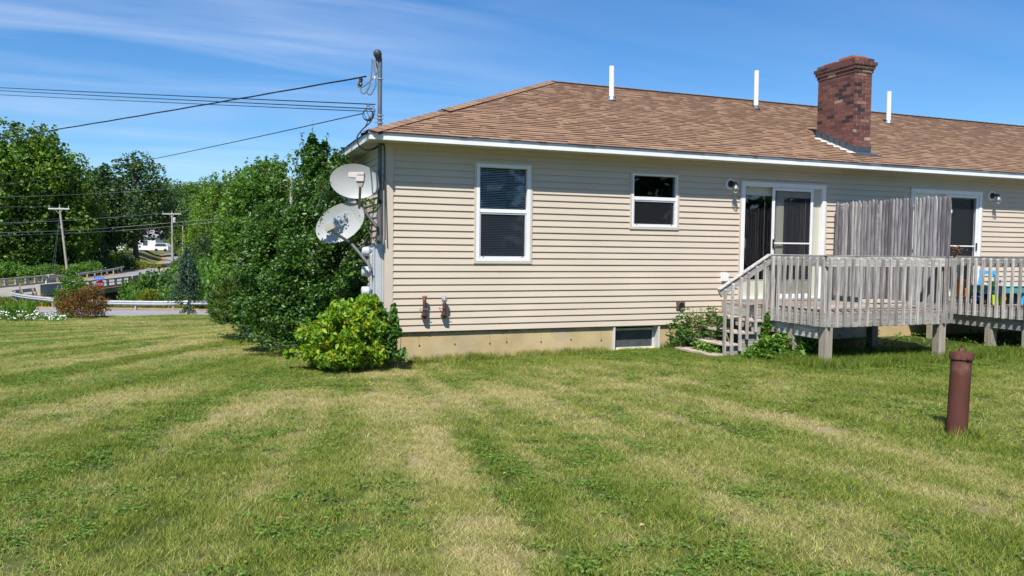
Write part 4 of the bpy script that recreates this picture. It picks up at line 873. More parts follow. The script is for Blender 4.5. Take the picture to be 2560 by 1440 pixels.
def on_dish(a, bb, lift=.004):
    q = a * a / .385 ** 2 + bb * bb / .262 ** 2; return c_ + u_ * a + v_ * bb - n_ * (.05 * (1 - q) - lift)
b = MB()
for a in (.245, .275, .305):
    h = .262 * math.sqrt(1 - (a / .385) ** 2) * .96; b.tube([on_dish(a, -h + 2 * h * k / 12, .002) for k in range(13)], .0035, 5)
b.build('edge_ribs', ARMG, rf2)
dv_ = (u_ * math.cos(.0) + v_ * 0.0)
text('dish_logo', 'DIRECWAY', .085, mk('logo_blue', (.30, .50, .66), .4, .02), frame_mtx(on_dish(.02, .085, .012), u_ , n_), rf2, .0008, .92)

# ================================================================== DECKS
def baluster(b, x, y, z0_, z1_, dx=0, dy=0, out=(0, -1)):
    w_ = .019; j = lambda: random.uniform(-.004, .004)
    ox, oy = out; s = .018
    # square 2x2 with a bevelled top falling outward
    x0, y0, x1, y1 = x + j(), y + j(), x + dx + j(), y + dy + j(); lo = z0_ + random.uniform(-.004, .006); hi = z1_ + random.uniform(-.006, .004)
    V = [(x0 - w_, y0 - w_, lo), (x0 + w_, y0 - w_, lo), (x0 + w_, y0 + w_, lo), (x0 - w_, y0 + w_, lo)]
    xm, ym = (x0 + x1) / 2 + j(), (y0 + y1) / 2 + j(); zm = (lo + hi) / 2
    V += [(xm - w_, ym - w_, zm), (xm + w_, ym - w_, zm), (xm + w_, ym + w_, zm), (xm - w_, ym + w_, zm)]
    for sx, sy in ((-1, -1), (1, -1), (1, 1), (-1, 1)): V.append((x1 + sx * w_, y1 + sy * w_, hi - (.022 if (sx * ox + sy * oy) > 0 else 0)))
    Fs = [(3, 2, 1, 0), (8, 9, 10, 11)]
    for q in (0, 4): Fs += [(q + i, q + (i + 1) % 4, q + 4 + (i + 1) % 4, q + 4 + i) for i in range(4)]
    b.add(V, Fs)
DZ = .375; RT = 1.212; BT = .172
def deck(x0, x1, ydep, side_y0, label, stairs, cat='deck'):
    t = root('wooden_deck', label, cat, (x0, -ydep, 0), 'weathered decks behind the patio doors')
    b = MB(); y = -.16 if stairs is not None else -.16; yy = -.012
    while yy - .14 > -ydep - .03:
        q = x0; 
        while q < x1:
            q1 = min(q + random.choice((1.2, 2.44, 3.1)), x1); b.box(q + .002, q1 - .002, yy - .138, yy, DZ - .034 + random.uniform(-.002, .002), DZ + random.uniform(-.002, .002)); q = q1
        yy -= .1445
    b.build('deck_boards', DECKW, t, bevel=.003)
    b = MB(); b.box(x0 + .04, x1 - .02, -ydep + .0, -ydep + .038, .16, DZ - .037); b.build('rim_joist', WX, t, bevel=.003)
    b = MB(); b.box(x0 + .002, x0 + .04, -ydep, -.02, .17, DZ - .037); b.build('rim_joist', WY, t, bevel=.003)
    b = MB(); b.box(x0 + .05, x0 + .088, -ydep + .02, -.35, -.015, .16); b.build('side_beam', WY, t, bevel=.003)
    b = MB()
    for q in np.arange(x0 + .45, x1, .41): b.box(q, q + .038, -ydep + .04, -.03, .19, DZ - .038)
    b.build('floor_joists', WY, t)
    # posts
    for (px_, py_) in [(x0 + .11, -ydep + .07), (x0 + .12, -1.72), (x1 - .12 if x1 < 9 else x0 + 2.4, -ydep + .07), (x1 - .10 if x1 < 9 else x0 + 2.4, -1.05), (x0 + .15, -.5)]:
        b = MB(); g = gz((px_, py_)); b.obox((px_, py_, g - .3), (px_ + random.uniform(-.01, .01), py_, .16), .135, .135, (0, 1, 0)); b.build('post', POSTW, t, bevel=.006)
    # front rail and balusters
    b = MB(); q = x0 + .03
    while q < x1:
        q1 = min(q + 2.44, x1 + .03); b.box(q + .002, q1 - .002, -ydep + .0, -ydep + .038, RT - .155, RT - .002, random.random()); q = q1
    b.build('top_rail', WX, t, bevel=.003)
    b = MB(); b.box(x0 - .003, x1 + .03, -ydep - .004, -ydep + .075, RT - .001, RT + .012); b.box(x0 - .004, x0 + .075, -ydep + .0751, side_y0, RT - .001, RT + .0125); b.build('rail_cap', WX, t, bevel=.003)
    n_ = int((min(x1, 13.6) - x0 - .06) / .1435)
    for i in range(n_ + 1):
        b = MB(); baluster(b, x0 + .075 + i * .1435, -ydep - .021, BT, RT - .02); b.build('baluster', WZ, t)
    # side rail
    b = MB(); b.box(x0 + .0, x0 + .038, -ydep + .04, side_y0, RT - .155, RT - .002); b.build('top_rail', WY, t, bevel=.003)
    n_ = int((ydep + side_y0) / .1365)
    for i in range(n_ + 1):
        b = MB(); baluster(b, x0 - .021, -ydep + .02 + i * .1365, BT, RT - .02, out=(-1, 0)); b.build('baluster', WZ, t)
    # inner rail posts
    for (px_, py_) in ((x0 + .085, -ydep + .085), (x0 + .085, side_y0 - .05), (x1 - .09 if x1 < 9 else x0 + 2.2, -ydep + .085)):
        b = MB(); b.obox((px_, py_, .1), (px_, py_, RT - .004), .088, .088, (0, 1, 0)); b.build('rail_post', WZ, t, bevel=.004)
    for q, zz in ((x0 + .09, .22), (x0 + .09, .29), (x1 - .12, .22), (x1 - .12, .29)): b = MB(); b.lathe([(.014, 0), (.014, .006), (.008, .012)], (min(q, x0 + 2.3), -ydep + .0, zz), (0, -1, 0), 8); b.build('bolt', DARKS, t)
    for zz in (.05, .12): b = MB(); b.lathe([(.014, 0), (.014, .006), (.008, .012)], (x0 + .05, -ydep + .15, zz), (-1, 0, 0), 8); b.build('bolt', DARKS, t)
    return t
dk = deck(5.83, 8.33, 2.47, -1.18, 'weathered grey deck with stairs in front of the nearer patio door', True)
# stairs to the left of deck one
tr = [(4.74, 5.02, -.345, .30), (5.02, 5.30, -.195, .10), (5.28, 5.56, -.015, .05), (5.52, 5.82, .175, .0)]
for i, (xa_, xb_, z_, sk) in enumerate(tr):
    b = MB(); y0_, y1_ = -1.27, -.06; m_ = (y0_ + y1_) / 2; th = .036; cup = .018
    P_ = [(xa_ + .04 * (i == 0), y0_), (xa_ - .03, m_), (xa_ - .01, y1_), (xb_, y1_), (xb_ - .02, m_), (xb_ + .02, y0_)]
    V = [(x, y, z_ - th + (cup if k in (1, 4) else 0) * 0) for k, (x, y) in enumerate(P_)] + [(x, y, z_ + (-.01 if k in (0, 5) else 0)) for k, (x, y) in enumerate(P_)]
    b.add(V, [(5, 4, 3, 2, 1, 0), (6, 7, 8, 9, 10, 11)] + [(k, (k + 1) % 6, 6 + (k + 1) % 6, 6 + k) for k in range(6)], .75); b.build('stair_tread', wood('tread_wood_%d' % i, 1, (.36, .31, .255), (.2, .15, .11)), dk, bevel=.004)
for y_ in (-1.215, -.10):
    b = MB(); b.prism([(5.05, y_, -.42), (5.06, y_, -.235), (5.32, y_, -.235), (5.32, y_, -.055), (5.56, y_, -.055), (5.56, y_, .135), (5.84, y_, .135), (5.84, y_, -.10), (5.48, y_, -.42)], (0, .038, 0)); b.build('stringer', WX, dk, bevel=.003)
b = MB(); b.obox((4.90, -1.235, .60), (5.84, -1.235, RT - .075), .038, .135, (0, 0, 1)); b.build('stair_rail', WX, dk, bevel=.003)
b = MB(); b.obox((4.88, -1.235, .665), (5.84, -1.235, RT + .008), .085, .02, (0, 0, 1)); b.build('stair_rail_cap', WX, dk, bevel=.003)
for i, (x_, zb_) in enumerate(((4.98, -.40), (5.12, -.37), (5.27, -.30), (5.41, -.12), (5.57, -.02), (5.72, .1))):
    b = MB(); zt_ = .655 + (x_ - 4.90) * .60 - .02; baluster(b, x_, -1.275, zb_, zt_); b.build('baluster', WZ, dk)
dk2 = deck(10.12, 13.8, 2.47, -.96, 'weathered grey deck holding toys in front of the farther patio door', None)
# privacy screen between the units
t = root('privacy_fence', 'weathered grey stockade picket screen standing on the nearer deck', 'fence', (8.24, -1.2, DZ))
b = MB(); y_ = -.10; i = 0
while y_ > -2.46:
    w_ = random.uniform(.058, .092); zt_ = 2.175 + random.uniform(-.018, .014); zb_ = .475 + .0 * y_ + random.uniform(-.008, .008); K = 5; c = y_ - w_ / 2; lean = random.uniform(-.008, .008)
    prof = [(-w_ / 2, 0)] + [(-math.cos(math.pi * k / K) * w_ / 2, math.sin(math.pi * k / K) * .024) for k in range(1, K)] + [(w_ / 2, 0)]
    V = []
    for zz, sc_ in ((zb_, 1), (zt_ - .10, 1), (zt_ - .035, .8), (zt_, .18)):
        V += [(8.225 - dx - (0 if sc_ == 1 else 0), c + lean * (zz > 1) + dy * sc_, zz) for dy, dx in prof]
    m_ = K + 1; Fs = [tuple(range(m_ - 1, -1, -1)), tuple(3 * m_ + k for k in range(m_))]
    for r_ in range(3): Fs += [(r_ * m_ + k, r_ * m_ + (k + 1) % m_, (r_ + 1) * m_ + (k + 1) % m_, (r_ + 1) * m_ + k) for k in range(m_)]
    b.add(V, Fs, random.random()); y_ -= w_ + random.choice((.001, .002, .003, .012 if i % 9 == 4 else .002)); i += 1
b.build('pickets', PICK, t)
b = MB()
for z_ in (.62, 1.3, 2.0): b.box(8.226, 8.262, -2.44, -.1, z_ - .035, z_ + .035)
b.build('fence_rail', WY, t)
for y_ in (-2.40, -.12): b = MB(); b.box(8.262, 8.32, y_ - .04, y_ + .04, DZ, 2.05); b.build('fence_post', WZ, t)
b = MB(); b.box(8.225, 8.265, -2.50, -2.465, 1.90, 1.95); b.build('hinge_block', WHITE, t)
# steel standpipe in the lawn
px_, py_ = 4.12, -6.08; g = gz((px_, py_)); t = root('steel_standpipe', 'maroon painted steel standpipe with cap leaning in the lawn', 'pipe', (px_, py_, g))
tb = Vector((px_, py_, g - .1)); tt = tb + Vector((.055, .02, .875)); ax = (tt - tb).normalized()
b = MB(); b.tube([tb, tt], .091, 32); b.build('pipe', REDP, t, True)
b = MB(); b.lathe([(.098, -.075), (.104, -.07), (.104, -.008), (.100, 0), (.03, .006)], tt + ax * .005, ax, 32); cp_ = b.build('pipe_cap', REDP, t, True)
b = MB(); b.lathe([(.034, 0), (.032, .018), (.016, .034), (.004, .038)], tt + ax * .010, ax, 5); b.lathe([(.014, 0), (.014, .016), (.006, .02)], tt - ax * .045 + Vector((-.035, -.094, 0)), (-.35, -1, 0), 6); b.build('cap_bolt', REDP, cp_, True)
# ------------------------------------------------------------------ toys on the far deck
def thingb(name, label, cat, base): return root(name, label, cat, base)
wx, wy = 10.24, -1.55
t = root('water_play_table', 'teal water play table on lime and blue legs on the far deck', 'play table', (wx + .45, wy, DZ))
b = MB(); b.prism([(wx, wy - .22, .70), (wx + .95, wy - .22, .70), (wx + .92, wy - .22, .57), (wx + .03, wy - .22, .57)], (0, .5, 0)); b.build('tray', TEAL, t, bevel=.02)
b = MB(); b.box(wx - .02, wx + .97, wy - .24, wy + .30, .697, .715); b.build('tray_rim', mk('pale_teal', (.25, .62, .62), .35, .03), t, bevel=.006)
for x_, m_ in ((wx + .08, LIME), (wx + .24, LIME), (wx + .80, SKYB), (wx + .92, NAVY)):
    b = MB(); b.prism([(x_ - .035, wy - .19, .57), (x_ + .035, wy - .19, .57), (x_ + .065, wy - .19, DZ), (x_ - .065, wy - .19, DZ)], (0, .06, 0)); b.build('leg', m_, t, bevel=.01)
b = MB(); b.box(wx + .30, wx + .74, wy - .10, wy + .2, DZ + .002, .565); b.build('under_tray_shade', DKGRN, t, bevel=.02)  # green-black block stands in for the shade inside, below the tray
b = MB(); b.box(wx + .27, wx + .36, wy - .17, wy - .11, .45, .56); b.build('sprinkler', ORNG, t, bevel=.01)
t = root('toy_cup', 'lime toy watering cup on the left of the teal table', 'toy', (wx + .08, wy - .1, .716)); b = MB(); b.lathe([(.035, 0), (.05, .02), (.05, .07), (.04, .075)], (wx + .08, wy - .1, .716), k=14); b.prism([(wx + .02, wy - .1, .74), (wx - .05, wy - .1, .77), (wx - .05, wy - .1, .785), (wx + .02, wy - .1, .77)], (0, .02, 0)); b.build('cup_body', LIME, t, True)
t = root('toy_bottle', 'small blue topped orange toy standing mid table', 'toy', (wx + .38, wy, .716)); b = MB(); b.lathe([(.03, 0), (.032, .03), (.03, .035)], (wx + .38, wy, .716), k=12); b.build('bottle_body', ORNG, t, True); b = MB(); b.lathe([(.03, .036), (.032, .08), (.022, .095)], (wx + .38, wy, .716), k=12); b.build('bottle_cap', NAVY, t, True)
c = (10.93, -.9)
t = root('toddler_slide', 'sky blue plastic toddler frame with arch beside the far door', 'slide', (c[0], c[1], DZ))
b = MB(); b.obox((c[0] - .03, c[1], DZ), (c[0] + .10, c[1], 1.02), .05, .05, (0, 1, 0)); b.obox((c[0] + .52, c[1], DZ), (c[0] + .44, c[1], .90), .05, .05, (0, 1, 0)); b.build('side_frame', SKYB, t, bevel=.01)
b = MB(); b.prism([(c[0] + .06, c[1], .955), (c[0] + .46, c[1], .955), (c[0] + .47, c[1], .80), (c[0] + .42, c[1], .87), (c[0] + .26, c[1], .895), (c[0] + .12, c[1], .87), (c[0] + .08, c[1], .82)], (0, .04, 0)); b.build('arch_panel', SKYB, t, bevel=.008)
b = MB(); b.tube([(c[0] + .28, c[1] - .03, .89), (c[0] + .28, c[1] - .03, .78)], .012, 8); b.build('red_peg', REDB, t, True)
c = (10.20, -1.12)
t = root('storage_tote', 'low grey plastic tote under the orange and green toys', 'tote', (c[0], c[1], DZ)); b = MB(); b.box(c[0] - .03, c[0] + .42, c[1] - .15, c[1] + .15, DZ + .002, DZ + .11); b.box(c[0] - .05, c[0] + .44, c[1] - .17, c[1] + .17, DZ + .11, DZ + .125); b.build('tote_body', TOTE, t, bevel=.012)
t = root('toy_digger', 'orange toy digger with red arm standing on the grey tote', 'toy', (c[0] + .05, c[1], DZ + .125)); b = MB(); z_ = DZ + .127; b.box(c[0] - .01, c[0] + .09, c[1] - .05, c[1] + .05, z_, z_ + .14); b.box(c[0] - .02, c[0] + .05, c[1] - .05, c[1] + .05, z_ + .14, z_ + .26); b.box(c[0] - .03, c[0] + .17, c[1] - .05, c[1] + .05, z_ + .26, z_ + .30); b.build('digger_body', ORNG, t, bevel=.012)
b = MB(); b.obox((c[0] + .14, c[1], z_ + .27), (c[0] + .26, c[1], z_ + .22), .03, .03); b.obox((c[0] + .25, c[1], z_ + .23), (c[0] + .27, c[1], z_ + .13), .03, .05); b.build('digger_arm', REDB, t, bevel=.005)
t = root('toy_bin', 'light green plastic bin beside the orange digger', 'bin', (c[0] + .28, c[1], DZ + .126)); b = MB(); b.prism([(c[0] + .17, c[1] - .1, DZ + .127), (c[0] + .36, c[1] - .1, DZ + .127), (c[0] + .38, c[1] - .1, DZ + .23), (c[0] + .15, c[1] - .1, DZ + .23)], (0, .2, 0)); b.box(c[0] + .14, c[0] + .39, c[1] - .11, c[1] + .11, DZ + .23, DZ + .245); b.build('bin_body', GRNP, t, bevel=.006)
c = (10.28, -1.44)
t = root('toy_car', 'blue ride on toy car with yellow wheels on the far deck', 'toy car', (c[0], c[1], DZ)); b = MB(); b.prism([(c[0] - .08, c[1] - .08, DZ + .04), (c[0] - .08, c[1] - .08, DZ + .10), (c[0] + .0, c[1] - .08, DZ + .12), (c[0] + .05, c[1] - .08, DZ + .18), (c[0] + .15, c[1] - .08, DZ + .185), (c[0] + .22, c[1] - .08, DZ + .15), (c[0] + .22, c[1] - .08, DZ + .04)], (0, .16, 0)); b.build('car_body', NAVY, t, bevel=.012)
b = MB(); b.prism([(c[0] + .09, c[1] - .084, DZ + .05), (c[0] + .10, c[1] - .084, DZ + .11), (c[0] + .15, c[1] - .084, DZ + .12), (c[0] + .20, c[1] - .084, DZ + .09), (c[0] + .20, c[1] - .084, DZ + .05)], (0, .168, 0)); b.build('car_fender', MINT, t, bevel=.004)
for x_ in (-.03, .17):
    b = MB(); b.lathe([(.05, 0), (.05, .05)], (c[0] + x_, c[1] - .07, DZ + .05), (0, -1, 0), 18); wh = b.build('wheel', BLACK, t, True); b = MB(); b.lathe([(.035, 0), (.03, .008)], (c[0] + x_, c[1] - .121, DZ + .05), (0, -1, 0), 16); b.build('wheel_hub', YELL, wh, True)
# pot plant on the far rail
p0 = (10.145, -1.04, RT + .012); t = root('potted_plant', 'small dried reddish pot plant on the far deck rail', 'plant', p0)
b = MB(); b.lathe([(.035, 0), (.05, .06), (.046, .06)], p0, k=12); b.build('pot', DARKS, t, True)
C = np.array(p0) + np.array([0, 0, .10]) + rng.normal(size=(160, 3)) * [.05, .05, .04]; leaf_obj('foliage', C, .035, leafmat('dried_leaf', (.05, .07, .03), (.16, .06, .05), (.3, .14, .1)), t)

# ================================================================== SHRUBS BY THE HOUSE
def shrub(name, label, base, blobs, n, size, mat, twigs=14, gaps=.35, shell=.8, cat='shrub', needle=False, group=None, tw=.012, full=.18, **k):
    base = np.array(base, float); t = root(name, label, cat, base, group); B = np.array(blobs, float)
    b = MB()
    for i in range(twigs):
        q = B[i % len(B)]; e = q[:3] + rng.normal(size=3) * q[3:6] * .45; s = base + np.array([random.uniform(-.12, .12), random.uniform(-.12, .12), -.05])
        m_ = (s + e) / 2 + rng.normal(size=3) * .08 + np.array([0, 0, .12]); b.tube(curve([s, m_, e], 4), [tw * (1 - .09 * j) for j in range(9)][:9], 5)
    b.build('stem', TWIG if tw < .03 else BARK, t, True)
    C = blob_pts(B, n, shell, gaps, random.random() * 40, full=full); C = C[C[:, 2] > ground_z(C[:, 0], C[:, 1]) + .03]
    if needle: needle_obj('foliage', C, size, mat, t, aspect=.22)
    else: leaf_obj('foliage', C, size, mat, t, **k)
    return t
def PB(px, py, D, rx, ry=None, rz=None):   # blob seen at px,py at depth D, radius px -> metres
    p = P(px, py, D); s = D / F; return (p[0], p[1], p[2], rx * s, (ry or rx) * s, (rz or ry or rx) * s)
def blobs_px(lst): # (px, py, D, rx_px, rz_px, depth radius m)
    out = []
    for px_, py_, D, rx, rz, rd in lst: p = P(px_, py_, D); out.append((p[0], p[1], p[2], rx * D / F, rd, rz * D / F))
    return out
pear = blobs_px([(800, 480, 13.0, 62, 75, .55), (752, 575, 13.2, 56, 60, .5), (678, 572, 13.6, 50, 74, .6), (860, 620, 12.7, 46, 70, .45), (770, 640, 12.8, 80, 70, .6), (720, 720, 12.9, 70, 70, .6), (820, 740, 12.6, 75, 65, .5), (885, 700, 12.5, 26, 70, .25),
    (650, 680, 13.5, 60, 70, .6), (790, 415, 13.0, 34, 50, .35), (784, 385, 12.95, 20, 34, .2), (780, 360, 12.9, 10, 24, .1), (812, 375, 12.9, 12, 20, .1), (850, 430, 12.9, 28, 50, .3), (730, 800, 12.7, 60, 50, .5), (640, 780, 13.2, 60, 45, .5), (800, 820, 12.5, 60, 40, .4), (660, 620, 13.6, 60, 60, .5), (905, 560, 12.6, 14, 40, .15), (898, 800, 12.3, 26, 50, .3)])
t = shrub('pear_shrub', 'tall dark glossy leaved shrub with upright shoots against the house side wall', onG(790, 12.9), pear, 70000, .050, L_PEAR, 34, .24, .70, tw=.02, full=.22, aspect=.62, up=.3)
# upright shoots above the crown
def shoots(parent, specs, mat, size, nl=34):
    b = MB(); C = []; 
    for (x0_, y0_, x1_, y1_, D) in specs:
        pts = curve([P(x0_, y0_, D), P((x0_ + x1_) / 2 + random.uniform(-5, 5), (y0_ + y1_) / 2, D), P(x1_, y1_, D)], 6); b.tube(pts, [.006 * (1 - .06 * i) for i in range(len(pts))], 4)
        pts = np.array(pts)
        for i in range(nl):
            q = random.random(); k = q * (len(pts) - 1); p = pts[int(k)] + (pts[min(int(k) + 1, len(pts) - 1)] - pts[int(k)]) * (k % 1); C.append(p + rng.normal(size=3) * .035 * (1.6 - q))
    b.build('shoot', TWIG, parent, True); leaf_obj('shoot_leaves', np.array(C), size, mat, parent, aspect=.6)
shoots(t, [(792, 520, 822, 408, 10.9), (780, 540, 806, 440, 10.95), (800, 530, 818, 450, 11.0), (775, 520, 796, 466, 10.95), (800, 560, 812, 480, 11.05), (785, 440, 781, 322, 12.9), (775, 430, 752, 330, 12.9), (800, 430, 806, 358, 12.9), (795, 420, 822, 336, 12.95), (765, 440, 760, 360, 13), (830, 430, 838, 372, 12.8), (815, 440, 848, 378, 12.8), (745, 450, 730, 395, 13.2), (850, 420, 866, 392, 12.6), (700, 480, 698, 412, 13.4), (670, 490, 676, 420, 13.6), (720, 470, 712, 404, 13.4), (780, 440, 788, 352, 12.95), (772, 430, 770, 376, 12.9), (740, 440, 744, 376, 13)], L_PEAR, .048, 60)
b = MB(); z0_ = P(781, 330, 12.9); b.tube([z0_, P(782, 300, 12.9)], .002, 4); b.tube([P(782, 300, 12.9), P(784, 299, 12.9)], .002, 4); b.build('bare_twig', TWIG, t)
# low leafy branch reaching left over the lawn
shoots(t, [(760, 850, 548, 836, 12.6), (740, 855, 590, 838, 12.5), (720, 860, 640, 846, 12.4), (690, 848, 600, 812, 12.6), (800, 862, 680, 872, 12.2), (760, 860, 660, 868, 12.3), (700, 835, 628, 822, 12.6), (680, 850, 610, 850, 12.5)], L_PEAR, .048, 80)
lsh = blobs_px([(604, 530, 17.5, 42, 72, .8), (642, 482, 17.5, 54, 66, .9), (682, 458, 17.5, 36, 56, .7), (620, 600, 17, 70, 70, 1.0), (572, 620, 17.5, 36, 70, .7), (665, 580, 16.8, 56, 66, .8), (585, 700, 16.5, 48, 56, .8), (640, 680, 16.5, 70, 70, .9)])
t = shrub('light_shrub', 'large bright green shrub standing farther back along the house side', onG(630, 17), lsh, 52000, .058, L_SHB, 26, .28, .74, tw=.022, full=.26, aspect=.62)
shoots(t, [(600, 460, 592, 418, 17.4), (640, 430, 645, 392, 17.4), (660, 420, 667, 390, 17.4), (560, 480, 560, 428, 17.4), (690, 420, 692, 388, 17.3), (720, 420, 722, 384, 17.3), (620, 440, 616, 404, 17.4), (580, 470, 574, 432, 17.4)], L_SHB, .055, 50)
yew = blobs_px([(585, 735, 15.2, 45, 42, .5), (640, 720, 15, 50, 40, .5), (560, 775, 15.4, 36, 30, .45), (620, 775, 15, 60, 38, .55), (690, 740, 14.6, 40, 38, .45), (545, 752, 15.6, 24, 28, .35), (680, 700, 14.8, 46, 30, .4)])
C = blob_pts(yew, 26000, .78, .18, 3, full=.25); t = root('yew_bush', 'low spreading needled bush with yellow green tips left of the tall shrub', 'shrub', onG(620, 15)); C = C[C[:, 2] > ground_z(C[:, 0], C[:, 1]) + .03]
ax_ = C - np.array(onG(620, 15)); ax_ /= np.linalg.norm(ax_, axis=1)[:, None]; needle_obj('foliage', C, .085, L_YEW, t, axis=ax_ * 1.2, aspect=.24)
b = MB()
for q in yew: b.tube(curve([onG(620, 15), (np.array(onG(620, 15)) + np.array(q[:3])) / 2 + [0, 0, .1], q[:3]], 4), .012, 5)
b.build('stem', TWIG, t, True)
lime = blobs_px([(860, 800, 11.0, 48, 44, .38), (820, 840, 10.9, 52, 46, .38), (880, 860, 10.8, 48, 46, .36), (920, 770, 11.1, 30, 34, .26), (770, 835, 11.1, 30, 26, .26), (850, 895, 10.7, 50, 24, .3), (930, 830, 11.0, 30, 50, .26), (900, 810, 10.9, 40, 40, .3), (735, 885, 10.9, 22, 10, .15), (790, 880, 10.9, 36, 24, .26), (940, 880, 10.9, 24, 30, .24)])
shrub('lime_bush', 'bright lime green bush with yellowing leaves at the house corner', onG(860, 11.0), lime, 10500, .062, L_LIME, 26, .26, .68, tw=.009, full=.30, aspect=.6, up=.15, droop=.75, curl=.12)
shoots(bpy.data.objects['lime_bush'], [(900, 800, 915, 745, 11.1), (915, 800, 930, 752, 11.1), (880, 800, 885, 762, 11), (860, 800, 850, 764, 11), (830, 810, 808, 782, 11), (800, 840, 770, 800, 10.9), (780, 850, 742, 826, 10.9), (770, 880, 716, 880, 10.9), (900, 900, 905, 915, 10.7), (840, 890, 838, 918, 10.7), (820, 900, 800, 912, 10.7)], L_LIME, .058, 34)
vine = blobs_px([(985, 800, 11.0, 12, 34, .10), (975, 850, 11.0, 16, 40, .12), (1000, 888, 10.95, 17, 15, .12), (962, 890, 11.0, 18, 18, .14), (955, 800, 11.1, 16, 30, .12), (990, 832, 10.95, 12, 12, .1), (940, 765, 11.15, 14, 16, .1)])
shrub('corner_vine', 'green vine climbing the foundation at the corner post', onG(975, 11.05), vine, 1500, .062, L_VINE, 12, .15, .7, cat='vine', tw=.005, aspect=.65, droop=.6, full=.3)
w1 = blobs_px([(900, 440, 12.6, 10, 10, .05), (925, 505, 12.2, 24, 10, .05), (940, 520, 12.0, 12, 10, .04), (910, 560, 12.3, 16, 30, .08)])
shrub('wall_vine', 'thin vine sprigs on the side wall behind the dishes', P(925, 520, 12.3), w1, 320, .055, L_VINE, 6, .1, .6, cat='vine', tw=.004)
# plants round the stairs and under the deck
st1 = [(5.10, -.38, -.12, .26, .24, .24), (5.38, -.30, .08, .22, .2, .24), (4.82, -.26, -.16, .22, .18, .22), (5.18, -.72, -.08, .10, .16, .12), (5.46, -.62, .08, .08, .2, .12), (5.0, -.22, .04, .28, .12, .22)]
shrub('stair_weeds', 'leafy weeds growing through the deck stairs beside the wall', (5.1, -.5, -.42), st1, 1500, .060, L_VINE, 16, .2, .6, cat='plant', tw=.004, full=.5, up=.5, aspect=.45)
sp = MB(); Cs = []
for i in range(26):
    x_, y_ = random.uniform(4.75, 5.75), random.uniform(-.5, -.1); h_ = random.uniform(.15, .42) * (.6 + .5 * (x_ - 4.7)); z_ = .0; sp.tube([(x_, y_, z_ - .1), (x_ + random.uniform(-.05, .05), y_, z_ + h_)], .003, 4)
    for k in range(26): q = random.random(); Cs.append((x_ + random.gauss(0, .015), y_ + random.gauss(0, .015), z_ + h_ * q))
t = root('seed_weeds', 'tall thin seeding weeds against the siding above the stairs', 'plant', (5.3, -.3, -.35)); sp.build('stem', TWIG, t, True); leaf_obj('seed_heads', np.array(Cs), .028, leafmat('seed_head', (.12, .17, .04), (.24, .25, .08), (.40, .34, .16)), t)
Cs = np.stack([rng.uniform(4.85, 5.12, 420), rng.uniform(-1.1, -.55, 420), rng.uniform(-.36, -.22, 420)], 1)
t = root('step_mint', 'low bright green weeds between the two lowest stair treads', 'plant', (5.0, -.8, -.4)); leaf_obj('foliage', Cs, .052, L_MINT, t, up=.8)
gp = [(5.55, -1.60, -.30, .28, .26, .20), (5.78, -1.55, -.22, .28, .22, .18), (5.98, -1.75, -.24, .24, .22, .18), (5.35, -1.60, -.38, .25, .22, .10), (5.72, -1.85, -.37, .40, .2, .10), (5.75, -1.32, .10, .035, .06, .20), (5.70, -1.34, .0, .05, .06, .12)]
shrub('ground_plants', 'patch of bright broad leaved plants below the deck beside the stairs', (5.7, -1.65, -.42), gp, 3000, .070, L_MINT, 10, .1, .75, cat='plant', tw=.005, full=.15, up=.9, aspect=.55)
shrub('under_deck_weed', 'sprig of pale green leaves behind the front deck post', (6.15, -1.9, -.42), [(6.15, -1.95, -.15, .14, .10, .16), (6.3, -1.9, -.2, .1, .1, .1)], 70, .075, L_MINT, 5, .05, .5, cat='plant', tw=.004, up=.8)
C = []
for i in range(900):
    y_ = random.uniform(-2.6, -.1); x_ = random.uniform(5.9, 13.5); C.append((x_, y_, gz((x_, y_)) + random.uniform(.02, .09)))
t = tag(leaf_obj('deck_weeds', np.array(C), .06, L_MINT, None, up=.8), kind='stuff')

# ================================================================== GARDEN EDGE AND ROADS
base = onG(468, 26.5); t = root('weeping_spruce', 'narrow blue green weeping spruce on the lawn edge', 'tree', base)
b = MB(); H = 2.3; b.tube([base + np.array([0, 0, -.1]), base + np.array([.05, 0, .55]), base + np.array([-.03, 0, 1.2]), base + np.array([.02, 0, H])], [.055, .05, .035, .01], 7); b.build('trunk', BARK, t, True)
C = []; A = []
for i in range(150):
    z_ = random.uniform(.36, 1) * H; an = random.random() * 6.28; L_ = (.42 + .16 * math.sin(z_ * 5 + an)) * (1.05 - (z_ / H) ** 3 * .78) * (1 + .3 * math.sin(an * 3 + z_ * 4)) * (.45 if z_ < .75 else 1) ; d = np.array([math.cos(an), math.sin(an), 0])
    for k in range(70):
        q = random.random(); p = base + d * L_ * q * 1.1 + np.array([0, 0, z_ - .42 * q * q * 1.1]); C.append(p + rng.normal(size=3) * .03); A.append(d * .5 + np.array([0, 0, -1.]))
for i in range(4): 
    for k in range(60): an = i * 1.6 + .5; q = random.random(); C.append(base + np.array([math.cos(an) * .28 * q, math.sin(an) * .28 * q, .35 - .25 * q]) + rng.normal(size=3) * .03); A.append(np.array([0, 0, -1.]))
needle_obj('foliage', np.array(C), .09, L_SPR, t, axis=np.array(A), aspect=.3)
bb = onG(207, 25.0)
shrub('rust_bush', 'rounded rust brown leaved bush on the lawn edge', bb, blobs_px([(180, 755, 25, 36, 30, .5), (225, 752, 25, 40, 32, .5), (205, 775, 24.8, 58, 22, .6), (245, 772, 25, 26, 24, .4), (165, 775, 25, 22, 22, .4), (228, 728, 25.2, 22, 20, .3)]), 9000, .05, L_RED, 18, .22, .7, tw=.012, full=.3)
